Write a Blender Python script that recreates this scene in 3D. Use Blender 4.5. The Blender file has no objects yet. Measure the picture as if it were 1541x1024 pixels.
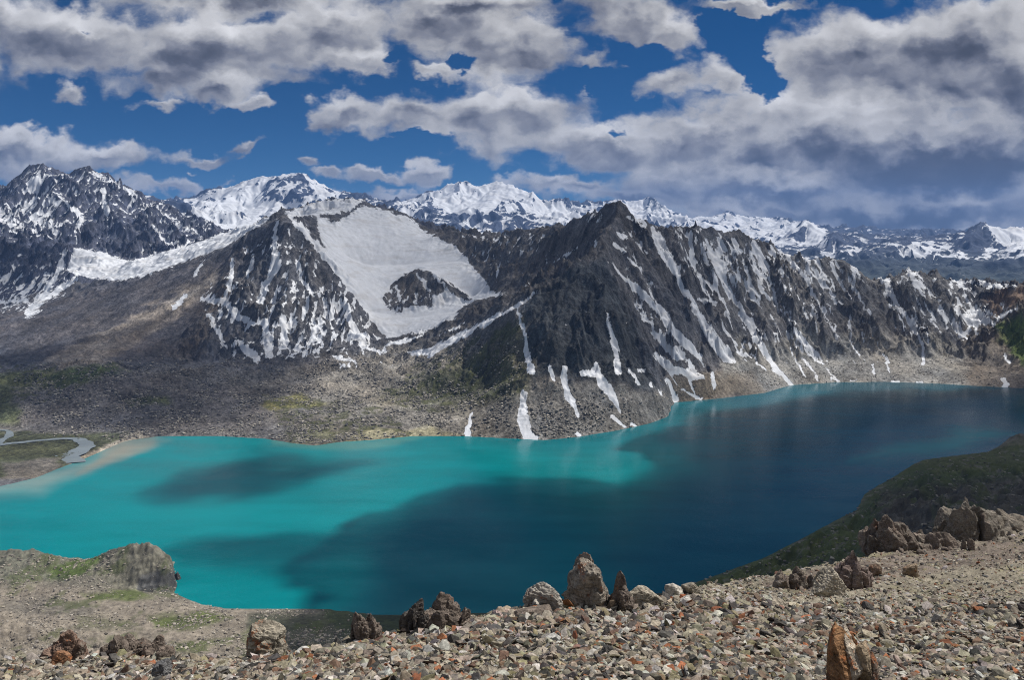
import bpy, math, time
import numpy as np
T0 = time.time()
f32 = np.float32
C = bpy.context.scene.collection
FPX, CX, HY = 1200.0, 770.5, 350.0      # focal length in photo pixels, centre column, horizon row
LAKE = -370.0                            # lake level below the eye
rng = np.random.default_rng(11)
SUN_EL, SUN_AZ = math.radians(54), math.radians(62)     # azimuth from +Y towards +X
SUN = np.array([math.sin(SUN_AZ)*math.cos(SUN_EL), math.cos(SUN_AZ)*math.cos(SUN_EL), math.sin(SUN_EL)])

# ------------------------------------------------------------------ noise
_P = np.random.default_rng(5).permutation(256).astype(np.int32)
_P = np.concatenate([_P, _P, _P])
_A = np.random.default_rng(6).random(256)*2*np.pi
_GX, _GY = np.cos(_A).astype(f32), np.sin(_A).astype(f32)
_G3 = np.random.default_rng(7).normal(size=(256, 3)); _G3 = (_G3/np.linalg.norm(_G3, axis=1)[:, None]).astype(f32)

def pn(x, y, seed=0):
    x = np.asarray(x, dtype=np.float64); y = np.asarray(y, dtype=np.float64)
    xi = np.floor(x); yi = np.floor(y)
    fx = (x-xi).astype(f32); fy = (y-yi).astype(f32)
    xi = (xi.astype(np.int64)+seed*37) & 255; yi = (yi.astype(np.int64)+seed*91) & 255
    u = fx*fx*fx*(fx*(fx*6-15)+10); v = fy*fy*fy*(fy*(fy*6-15)+10)
    a = _P[xi]; b = _P[(xi+1) & 255]; y1 = (yi+1) & 255
    h00 = _P[a+yi]; h10 = _P[b+yi]; h01 = _P[a+y1]; h11 = _P[b+y1]
    n00 = _GX[h00]*fx+_GY[h00]*fy; n10 = _GX[h10]*(fx-1)+_GY[h10]*fy
    n01 = _GX[h01]*fx+_GY[h01]*(fy-1); n11 = _GX[h11]*(fx-1)+_GY[h11]*(fy-1)
    n0 = n00+u*(n10-n00); n1 = n01+u*(n11-n01)
    return (n0+v*(n1-n0))*1.5

def fbm(x, y, s, o=5, seed=0, g=.5):
    r = 0; a = 1.0; k = 0
    for i in range(o):
        f = 2.03**i/s
        r = r+a*pn(x*f+i*17.3, y*f-i*9.1, seed+i); k += a; a *= g
    return r/k*1.6

def ridged(x, y, s, o=5, seed=0, g=.5):
    r = 0; a = 1.0; k = 0; w = 1
    for i in range(o):
        f = 2.07**i/s
        n = 1-np.abs(pn(x*f+i*7.7, y*f+i*3.1, seed+i))*1.6
        n = np.clip(n, 0, 1)**2*w
        w = np.clip(n*1.6, 0, 1)
        r = r+a*n; k += a; a *= g
    return r/k

def pn3(p, seed=0):
    i = np.floor(p).astype(np.int64); f = (p-i).astype(f32); i = (i+seed*41) & 255
    u = f*f*f*(f*(f*6-15)+10); r = 0
    for dx in (0, 1):
        for dy in (0, 1):
            for dz in (0, 1):
                h = _P[_P[_P[(i[..., 0]+dx) & 255]+((i[..., 1]+dy) & 255)]+((i[..., 2]+dz) & 255)]
                g = _G3[h]
                d = g[..., 0]*(f[..., 0]-dx)+g[..., 1]*(f[..., 1]-dy)+g[..., 2]*(f[..., 2]-dz)
                w = (u[..., 0] if dx else 1-u[..., 0])*(u[..., 1] if dy else 1-u[..., 1])*(u[..., 2] if dz else 1-u[..., 2])
                r = r+d*w
    return r*1.5

def sst(a, b, x):
    t = np.clip((x-a)/(b-a), 0, 1); return t*t*(3-2*t)

# ------------------------------------------------------------------ photo-plane masks (outlines traced, then carried by the ground they lie on)
class Mask:
    X0, X1, Y0, Y1, S = -400, 1960, 200, 1060, 2.0
    def __init__(s, v=0.0):
        s.w = int((s.X1-s.X0)/s.S); s.h = int((s.Y1-s.Y0)/s.S)
        s.a = np.full((s.h, s.w), v, f32)
    def _box(s, xs, ys, pad):
        i0 = max(0, int((min(xs)-pad-s.X0)/s.S)); i1 = min(s.w, int((max(xs)+pad-s.X0)/s.S)+2)
        j0 = max(0, int((min(ys)-pad-s.Y0)/s.S)); j1 = min(s.h, int((max(ys)+pad-s.Y0)/s.S)+2)
        gx = s.X0+(np.arange(i0, i1)+.5)*s.S; gy = s.Y0+(np.arange(j0, j1)+.5)*s.S
        return i0, i1, j0, j1, *np.meshgrid(gx, gy)
    def sdist(s, pts, pad):
        xs = [p[0] for p in pts]; ys = [p[1] for p in pts]
        i0, i1, j0, j1, gx, gy = s._box(xs, ys, pad)
        ins = np.zeros(gx.shape, bool); d = np.full(gx.shape, 1e9)
        for (x0, y0), (x1, y1) in zip(pts, pts[1:]+pts[:1]):
            if y0 != y1:
                ins ^= ((gy > min(y0, y1)) & (gy <= max(y0, y1)) & (gx < (x1-x0)*(gy-y0)/(y1-y0)+x0))
            L = (x1-x0)**2+(y1-y0)**2+1e-9
            t = np.clip(((gx-x0)*(x1-x0)+(gy-y0)*(y1-y0))/L, 0, 1)
            d = np.minimum(d, np.hypot(gx-x0-t*(x1-x0), gy-y0-t*(y1-y0)))
        return i0, i1, j0, j1, np.where(ins, d, -d)
    def poly(s, pts, soft=5.0, hi=1.0, op='max'):
        i0, i1, j0, j1, d = s.sdist(pts, soft*1.2+2)
        v = np.clip(d/soft, -1, 1)*hi if op == 'max' else np.clip(d/soft, -1, 1)
        sub = s.a[j0:j1, i0:i1]
        if op == 'max': sub[:] = np.maximum(sub, v)
        elif op == 'cut': sub[:] = np.minimum(sub, -v)
        elif op == 'set': k = v*.5+.5; sub[:] = sub*(1-k)+hi*k
        return s
    def line(s, pts, ws, soft=4.0):
        if not hasattr(ws, '__len__'): ws = [ws]*len(pts)
        ws = list(ws)+[ws[-1]]*(len(pts)-len(ws))
        for (p, q, a, b) in zip(pts, pts[1:], ws, ws[1:]):
            i0, i1, j0, j1, gx, gy = s._box([p[0], q[0]], [p[1], q[1]], max(a, b)+soft+2)
            L = (q[0]-p[0])**2+(q[1]-p[1])**2+1e-9
            t = np.clip(((gx-p[0])*(q[0]-p[0])+(gy-p[1])*(q[1]-p[1]))/L, 0, 1)
            d = np.hypot(gx-p[0]-t*(q[0]-p[0]), gy-p[1]-t*(q[1]-p[1]))
            v = np.clip(((a+(b-a)*t)/2-d)/soft, -1, 1)
            sub = s.a[j0:j1, i0:i1]; sub[:] = np.maximum(sub, v)
        return s
    def at(s, px, py):
        x = np.clip((px-s.X0)/s.S-.5, 0, s.w-1.001); y = np.clip((py-s.Y0)/s.S-.5, 0, s.h-1.001)
        i = x.astype(int); j = y.astype(int); fx = (x-i).astype(f32); fy = (y-j).astype(f32)
        a = s.a
        return (a[j, i]*(1-fx)+a[j, i+1]*fx)*(1-fy)+(a[j+1, i]*(1-fx)+a[j+1, i+1]*fx)*fy

# ------------------------------------------------------------------ terrain on a grid of bearing (t = X/Y) and log distance
def resize(a, sh):
    h, w = a.shape; H, W = sh
    y = np.linspace(0, h-1, H); x = np.linspace(0, w-1, W)
    j = np.minimum(y.astype(int), h-2); i = np.minimum(x.astype(int), w-2)
    fy = (y-j)[:, None].astype(f32); fx = (x-i)[None].astype(f32)
    r0 = a[j]; r1 = a[j+1]; r = r0*(1-fy)+r1*fy
    return r[:, i]*(1-fx)+r[:, i+1]*fx

def blur(a, n):
    for _ in range(n):
        p = np.pad(a, 1, mode='edge')
        a = (p[:-2, 1:-1]+p[2:, 1:-1]+p[1:-1, :-2]+p[1:-1, 2:]+2*a)/6
    return a

class Terrain:
    def __init__(s, p0, p1, y0, y1, dp, dl):
        s.t0, s.t1 = (p0-CX)/FPX, (p1-CX)/FPX
        s.l0, s.l1 = math.log(y0), math.log(y1)
        s.nc = int((p1-p0)/dp); s.nr = int((s.l1-s.l0)/dl)
        s.t, s.l = np.meshgrid(np.linspace(s.t0, s.t1, s.nc), np.linspace(s.l0, s.l1, s.nr))
        s.Y = np.exp(s.l); s.X = s.t*s.Y
        s.lines = []
        s.ridge = []
    def add(s, pts, z=None, ridge=0):
        """pts of (px, py, Y) or, with py None, height z at distance Y"""
        o = []
        for p in pts:
            t = (p[0]-CX)/FPX
            if len(p) == 2: Y = LAKE*FPX/(HY-p[1]); zz = LAKE
            else:
                Y = p[2]; zz = z if p[1] is None else -(p[1]-HY)/FPX*Y
            if len(p) == 4: zz = p[3]
            o.append((t, math.log(Y), zz))
        s.lines.append(o)
        return o
    def solve(s):
        h = None
        for k, it in ((16, 3000), (8, 500), (4, 250), (2, 80)):
            H, W = max(8, s.nr//k), max(8, s.nc//k)
            acc = np.zeros(H*W); cnt = np.zeros(H*W)
            for o in s.lines:
                for (a, b) in zip(o, o[1:]):
                    n = int(max(abs(a[0]-b[0])/(s.t1-s.t0)*W, abs(a[1]-b[1])/(s.l1-s.l0)*H)*2)+2
                    q = np.linspace(0, 1, n)
                    tt = a[0]+(b[0]-a[0])*q; ll = a[1]+(b[1]-a[1])*q; zz = a[2]+(b[2]-a[2])*q
                    i = np.round((tt-s.t0)/(s.t1-s.t0)*(W-1)).astype(int); j = np.round((ll-s.l0)/(s.l1-s.l0)*(H-1)).astype(int)
                    m = (i >= 0) & (i < W) & (j >= 0) & (j < H)
                    np.add.at(acc, j[m]*W+i[m], zz[m]); np.add.at(cnt, j[m]*W+i[m], 1)
            con = (cnt > 0).reshape(H, W); val = (acc/np.maximum(cnt, 1)).reshape(H, W).astype(f32)
            h = np.full((H, W), val[con].mean(), f32) if h is None else resize(h, (H, W))
            h[con] = val[con]
            for _ in range(it):
                p = np.pad(h, 1, mode='edge')
                h = (p[:-2, 1:-1]+p[2:, 1:-1]+p[1:-1, :-2]+p[1:-1, 2:])*.25
                h[con] = val[con]
        s.z = blur(resize(h, (s.nr, s.nc)), 3).astype(f32)
        return s
    def grad(s, z):
        zl, zt = np.gradient(z, (s.l1-s.l0)/(s.nr-1), (s.t1-s.t0)/(s.nc-1))
        zX = zt/s.Y; zY = zl/s.Y-s.t*zX
        return zX, zY
    def gullies(s, z, wl, amp, octv=4, seed=0, gain=.55, slopemin=.15, slopemax=.8, smooth=6):
        """branching gullies that run down the slope, octave by octave"""
        total = np.zeros_like(z)
        for k in range(octv):
            gx, gy = s.grad(blur(z, smooth))
            sl = np.hypot(gx, gy)+1e-6
            ux, uy = -gy/sl, gx/sl
            f = 1.0/wl
            px = s.X*f; py = s.Y*f
            ci = np.floor(px); cj = np.floor(py)
            num = np.zeros_like(z); den = np.full_like(z, 1e-6)
            for dx in (-1, 0, 1):
                for dy in (-1, 0, 1):
                    a = (ci+dx).astype(np.int64); b = (cj+dy).astype(np.int64)
                    h = _P[_P[(a+seed*13+k*29) & 255]+(b & 255)]
                    h2 = _P[h+77]
                    vx = px-(a+(h/255.0)); vy = py-(b+(h2/255.0))
                    w = np.exp(-(vx*vx+vy*vy)*2.2).astype(f32)
                    ph = (vx*ux+vy*uy)*2*np.pi*1.0+h2*.2
                    num += w*np.cos(ph); den += w
            g = num/den
            g = np.where(g > 0, g*.8, g)                     # sharp-ish hollows
            m = sst(slopemin, slopemax, sl)
            d = (g*amp*m).astype(f32)
            z = z+d*s.nm; total += d*s.nm
            wl *= .5; amp *= gain; smooth = max(1, smooth//2)
        return z, total
    def anchor(s, n=6, k=4):
        H, W = s.nr//k, s.nc//k; a = np.zeros((H, W), f32)
        for o in s.lines:
            for (p, q) in zip(o, o[1:]):
                m = int(max(abs(p[0]-q[0])/(s.t1-s.t0)*W, abs(p[1]-q[1])/(s.l1-s.l0)*H)*2)+2; u = np.linspace(0, 1, m)
                i = ((p[0]+(q[0]-p[0])*u-s.t0)/(s.t1-s.t0)*(W-1)).round().astype(int); j = ((p[1]+(q[1]-p[1])*u-s.l0)/(s.l1-s.l0)*(H-1)).round().astype(int)
                g = (i >= 0) & (i < W) & (j >= 0) & (j < H); a[j[g], i[g]] = 1
        return np.clip(resize(blur(a, n), (s.nr, s.nc))*3.2, 0, 1)
    def proj(s, z=None):
        z = s.z if z is None else z
        return CX+s.t*FPX, HY-z/s.Y*FPX
    def visible(s, tol=2.0):
        sy = -(s.z/s.Y)*FPX
        m = np.minimum.accumulate(sy, axis=0)
        return sy <= m+tol

def grid_mesh(name, T, mat, attrs, keep=None, smooth=True):
    nr, nc = T.z.shape
    idx = np.arange(nr*nc).reshape(nr, nc)
    q = np.stack([idx[:-1, :-1], idx[:-1, 1:], idx[1:, 1:], idx[1:, :-1]], -1).reshape(-1, 4)
    if keep is not None: q = q[keep.reshape(-1)]
    used = np.zeros(nr*nc, bool); used[q.ravel()] = True
    remap = np.cumsum(used)-1
    q = remap[q]
    co = np.stack([T.X, T.Y, T.z], -1).reshape(-1, 3)[used]
    return raw_mesh(name, co, q, mat, {k: v.reshape(-1, *v.shape[2:])[used] for k, v in attrs.items()}, smooth)

def raw_mesh(name, co, faces, mat, attrs=None, smooth=True, link=True):
    me = bpy.data.meshes.new(name)
    n = len(co); m, k = faces.shape
    me.vertices.add(n); me.vertices.foreach_set('co', np.ascontiguousarray(co, dtype=f32).ravel())
    me.loops.add(m*k); me.loops.foreach_set('vertex_index', np.ascontiguousarray(faces, dtype=np.int32).ravel())
    me.polygons.add(m); me.polygons.foreach_set('loop_start', (np.arange(m)*k).astype(np.int32))
    me.polygons.foreach_set('loop_total', np.full(m, k, np.int32))
    me.polygons.foreach_set('use_smooth', np.full(m, bool(smooth)))
    for kk, v in (attrs or {}).items():
        if v.ndim == 1:
            a = me.attributes.new(kk, 'FLOAT', 'POINT'); a.data.foreach_set('value', np.ascontiguousarray(v, dtype=f32))
        else:
            a = me.attributes.new(kk, 'FLOAT_COLOR', 'POINT')
            a.data.foreach_set('color', np.concatenate([v, np.ones((len(v), 1))], 1).astype(f32).ravel())
    me.update(calc_edges=True)
    if mat: me.materials.append(mat)
    if not link: return me
    o = bpy.data.objects.new(name, me); C.objects.link(o)
    return o

def tag(o, label=None, cat=None, group=None, kind=None):
    for k, v in (('label', label), ('category', cat), ('group', group), ('kind', kind)):
        if v: o[k] = v
    return o

# ------------------------------------------------------------------ node helper
class NT:
    def __init__(s, tree): s.t = tree; s.n = tree.nodes; s.l = tree.links
    def new(s, typ, ins=None, **kw):
        n = s.n.new(typ)
        for k, v in kw.items(): setattr(n, k, v)
        for k, v in (ins or {}).items():
            if isinstance(v, bpy.types.NodeSocket): s.l.new(v, n.inputs[k])
            else: n.inputs[k].default_value = v
        return n
    def m(s, op, a, b=None, c=None, clamp=False):
        n = s.n.new('ShaderNodeMath'); n.operation = op; n.use_clamp = clamp
        for i, v in enumerate((a, b, c)):
            if v is None: continue
            if isinstance(v, bpy.types.NodeSocket): s.l.new(v, n.inputs[i])
            else: n.inputs[i].default_value = v
        return n.outputs[0]
    def vm(s, op, a, b=None, c=None, out=0):
        n = s.n.new('ShaderNodeVectorMath'); n.operation = op
        for i, v in enumerate((a, b, c)):
            if v is None: continue
            if isinstance(v, bpy.types.NodeSocket): s.l.new(v, n.inputs[i])
            else: n.inputs[i].default_value = v
        return n.outputs[out]
    def noise(s, vec, scale, detail=4, rough=.5, dist=0, out=0, lac=2.0):
        n = s.new('ShaderNodeTexNoise', {'Vector': vec, 'Scale': scale, 'Detail': detail, 'Roughness': rough, 'Distortion': dist, 'Lacunarity': lac})
        return n.outputs[out]
    def mix(s, fac, a, b, blend='MIX'):
        n = s.n.new('ShaderNodeMix'); n.data_type = 'RGBA'; n.blend_type = blend
        for i, v in ((0, fac), (6, a), (7, b)):
            if isinstance(v, bpy.types.NodeSocket): s.l.new(v, n.inputs[i])
            else: n.inputs[i].default_value = v if i == 0 else (*v, 1)
        return n.outputs[2]
    def rng(s, v, a, b, c=0., d=1., smooth=True):
        n = s.new('ShaderNodeMapRange', {'Value': v, 'From Min': a, 'From Max': b, 'To Min': c, 'To Max': d})
        n.interpolation_type = 'SMOOTHSTEP' if smooth else 'LINEAR'
        return n.outputs[0]
    def attr(s, name, out='Fac'):
        n = s.n.new('ShaderNodeAttribute'); n.attribute_name = name; return n.outputs[out]

def new_mat(name):
    m = bpy.data.materials.new(name); m.use_nodes = True; m.node_tree.nodes.clear()
    t = NT(m.node_tree)
    out = t.n.new('ShaderNodeOutputMaterial')
    return m, t, out

def terrain_mat(name, scale, bump, contrast=.55, snowcol=(.72, .75, .80)):
    """rock and scree: colour from the ground's own colour field, broken up by grain; snow where the snow field says"""
    m, t, out = new_mat(name)
    geo = t.n.new('ShaderNodeNewGeometry')
    pos = geo.outputs['Position']
    n1 = t.noise(pos, 1/scale, 6, .62)
    n2 = t.noise(pos, .22/scale, 4, .6)
    n3 = t.noise(pos, 3.1/scale, 3, .6)
    k = t.m('ADD', t.m('MULTIPLY', t.m('SUBTRACT', n1, .5), 2.2*contrast), t.m('MULTIPLY', t.m('SUBTRACT', n2, .5), 1.2*contrast))
    k = t.m('ADD', k, t.m('MULTIPLY', t.m('SUBTRACT', n3, .5), 1.3*contrast))
    k = t.m('MAXIMUM', t.m('ADD', k, 1.0), .15)
    col = t.vm('SCALE', t.attr('col', 'Color'), None)
    t.l.new(k, col.node.inputs['Scale'])
    sn = t.m('ADD', t.attr('snow'), t.m('MULTIPLY', t.m('ADD', t.m('SUBTRACT', n1, .5), t.m('MULTIPLY', t.m('SUBTRACT', n3, .5), .6)), .85))
    sf = t.rng(sn, .42, .58)
    nb = t.noise(t.vm('MULTIPLY', pos, (.6, .6, 3.0)), .09/scale, 5, .6)
    snc = t.mix(t.m('MULTIPLY', t.rng(n2, .35, .7), .8), snowcol, tuple(c*.84 for c in snowcol))
    snc = t.mix(t.rng(nb, .48, .72, 0, .55), snc, (.50, .49, .48))
    base = t.mix(sf, col, snc)
    rough = t.m('SUBTRACT', .95, t.m('MULTIPLY', sf, .35))
    bh = t.m('MULTIPLY', t.m('ADD', t.m('ADD', n1, t.m('MULTIPLY', n3, .35)), n2), t.m('SUBTRACT', 1.0, t.m('MULTIPLY', sf, .85)))
    b = t.new('ShaderNodeBump', {'Height': bh, 'Strength': .9, 'Distance': bump})
    p = t.new('ShaderNodeBsdfPrincipled', {'Base Color': base, 'Roughness': rough, 'Normal': b.outputs[0], 'Specular IOR Level': .25})
    t.l.new(p.outputs[0], out.inputs[0])
    return m
# ================================================================== far shore massif
TB = Terrain(-330, 1880, 1120, 6200, 1.55, .00145)
shore = [(-330, 760), (-100, 742), (0, 733), (55, 720), (130, 690), (190, 664), (240, 657), (330, 657), (400, 661), (440, 668), (475, 672),
         (510, 666), (560, 663), (620, 657), (700, 657), (760, 660), (820, 663), (870, 658), (930, 648), (980, 637), (1005, 627), (1010, 618), (1012, 606),
         (1060, 602), (1100, 598), (1150, 592), (1190, 580), (1250, 576), (1330, 575), (1400, 577), (1480, 582), (1541, 585), (1700, 592), (1880, 600)]
S0 = TB.add(shore)
TB.lines.append([(a[0], a[1]-.03, LAKE-14) for a in S0])
TB.add([(-330, None, 1121, -400), (1880, None, 1121, -400)])
A = TB.add
# central pyramid and its spur
A([(930, 308, 2020), (918, 345, 1930), (905, 385, 1830), (862, 424, 1745), (808, 440, 1730), (783, 460, 1720), (740, 482, 1760), (690, 510, 1820), (640, 534, 1880), (590, 552, 1900)])
A([(788, 566, 1565), (830, 572, 1552), (880, 565, 1565), (930, 572, 1565), (985, 592, 1590), (1008, 600, 1660)])          # cliff foot
A([(912, 420, 1745), (905, 500, 1650), (915, 545, 1600)])
A([(862, 450, 1700), (850, 510, 1620), (845, 555, 1570)])
A([(945, 345, 1960), (1000, 430, 1900), (1040, 505, 1830), (1060, 560, 1790)])
A([(930, 308, 2020), (965, 325, 2090), (1000, 341, 2150), (1030, 345, 2200), (1070, 343, 2250), (1100, 350, 2290), (1140, 353, 2330), (1180, 372, 2370),
   (1200, 383, 2370), (1240, 378, 2400), (1280, 383, 2440), (1308, 404, 2480), (1340, 406, 2500), (1372, 398, 2490), (1400, 402, 2480), (1430, 417, 2480),
   (1470, 424, 2560), (1525, 432, 2600), (1541, 428, 2560), (1620, 400, 2500), (1880, 360, 2500)])
for o in ([(1070, 343, 2250), (1085, 430, 2110), (1100, 500, 1990), (1120, 560, 1900)], [(1140, 353, 2330), (1150, 440, 2150), (1175, 520, 2030)],
          [(1240, 378, 2400), (1250, 440, 2250), (1262, 510, 2110)], [(1280, 383, 2440), (1315, 460, 2250), (1345, 525, 2110)],
          [(1372, 398, 2490), (1395, 460, 2290), (1425, 520, 2140)], [(1430, 417, 2480), (1450, 470, 2330), (1465, 520, 2180)]):
    A(o)
A([(1070, 545, 1870), (1150, 548, 1950), (1250, 540, 2060), (1350, 540, 2070), (1450, 540, 2080)])
A([(1541, 430, 2300), (1505, 480, 2200), (1490, 520, 2120), (1500, 560, 2010)])
A([(1620, 400, 2200), (1600, 470, 2080), (1590, 540, 1980)])
A([(1000, None, 2420, -70), (1200, None, 2750, -190), (1400, None, 2850, -260), (1541, None, 2900, -260), (1880, None, 2900, -180)])
# left ridge of the pyramid, rim of the bowl
A([(930, 308, 2020), (900, 322, 2080), (860, 336, 2180), (820, 346, 2400), (780, 352, 2620), (740, 352, 2700), (700, 353, 2760), (665, 352, 2820), (640, 340, 2880),
   (610, 324, 2940), (580, 313, 2960), (550, 306, 2960), (520, 309, 2930), (500, 318, 2840), (470, 320, 2760), (440, 322, 2620), (425, 321, 2460)])
A([(550, 300, 3250), (500, 302, 3150), (460, 311, 3000), (425, 323, 2800), (380, 338, 2860), (330, 356, 2950), (280, 372, 3050), (230, 388, 3150), (200, 394, 3250)])
A([(880, 400, 1960), (830, 410, 2080), (790, 425, 2160), (750, 446, 2190)])
A([(800, 395, 2300), (765, 420, 2260), (745, 440, 2230)])
A([(745, 443, 2260), (700, 470, 2160), (640, 502, 2090), (585, 516, 2070), (560, 500, 2120)])
A([(700, 395, 2520), (650, 395, 2560), (600, 400, 2580), (550, 400, 2560), (520, 385, 2560)])
A([(580, 462, 2300), (600, 428, 2400), (625, 407, 2430), (650, 410, 2420), (680, 428, 2380), (715, 452, 2330)])
A([(560, 470, 2250), (620, 478, 2220), (680, 470, 2230)])
# left mountain
A([(425, 321, 2460), (452, 350, 2400), (480, 392, 2330), (515, 430, 2270), (545, 465, 2200), (570, 500, 2130), (590, 520, 2060)])
A([(425, 321, 2460), (428, 380, 2330), (432, 430, 2200), (440, 480, 2080)])
A([(425, 321, 2460), (395, 338, 2500), (350, 368, 2540), (300, 388, 2600), (240, 404, 2700), (180, 422, 2760), (120, 440, 2790), (60, 458, 2800), (0, 476, 2800), (-330, 520, 2800)])
A([(350, 368, 2540), (330, 420, 2420), (300, 460, 2280), (270, 500, 2150), (250, 530, 2050)])
A([(440, 522, 1985), (360, 540, 1940), (300, 548, 1900), (250, 545, 1900)])
A([(180, 548, 1780), (100, 556, 1740), (0, 572, 1720), (-330, 580, 1700)])
A([(180, 520, 2050), (100, 520, 2100), (0, 540, 2050), (-330, 550, 2050)])
A([(290, 590, 1660), (200, 580, 1640), (100, 590, 1600), (0, 605, 1580)])
A([(210, 640, 1475), (130, 643, 1480), (60, 646, 1475), (0, 644, 1485), (-330, 650, 1455)])
A([(150, 672, 1362), (90, 690, 1290), (40, 700, 1250), (0, 705, 1232), (-330, 720, 1180)])
A([(560, 590, 1680), (650, 600, 1640), (740, 590, 1620), (690, 550, 1740), (600, 560, 1800), (500, 560, 1830), (420, 590, 1700), (350, 600, 1640)])
A([(470, 615, 1590), (430, 612, 1600), (380, 606, 1610)])
# behind it: snow saddle, dark wall on the far left
A([(200, 412, 2950), (150, 425, 2950), (100, 440, 2950), (40, 455, 2960), (0, 466, 2950), (-330, 490, 2950)])
A([(-330, 330, 3550), (0, 352, 3500), (50, 360, 3480), (100, 372, 3400), (150, 384, 3330), (200, 394, 3250)])
A([(0, 345, 3700), (100, 372, 3700), (200, 395, 3600), (300, 385, 3500), (400, 350, 3600)])
# left peaks
A([(-330, 300, 4600), (-60, 300, 4600), (0, 284, 4550), (14, 268, 4550), (40, 250, 4550), (65, 248, 4550), (85, 254, 4570), (100, 264, 4600), (118, 256, 4620), (132, 252, 4620),
   (150, 258, 4620), (175, 275, 4600), (200, 287, 4570), (230, 300, 4550), (262, 315, 4500), (300, 332, 4450), (340, 348, 4380), (362, 352, 4300)])
A([(65, 248, 4550), (90, 300, 4200), (110, 345, 3950)]); A([(132, 252, 4620), (180, 320, 4200), (215, 375, 3900)]); A([(-60, 300, 4600), (0, 330, 4100), (20, 350, 3850)])
A([(40, 300, 4300), (60, 340, 4000)]); A([(230, 300, 4550), (270, 345, 4150), (300, 370, 3900)])
A([(-330, None, 5400, -100), (200, None, 5400, -150), (400, None, 5000, -150), (700, None, 4200, -100), (1000, None, 4200, -420), (1880, None, 4200, -470)])
A([(-330, None, 6190, -300), (900, None, 6190, -500), (1880, None, 6190, -560)])
TB.solve()
print('solve', time.time()-T0)

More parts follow.
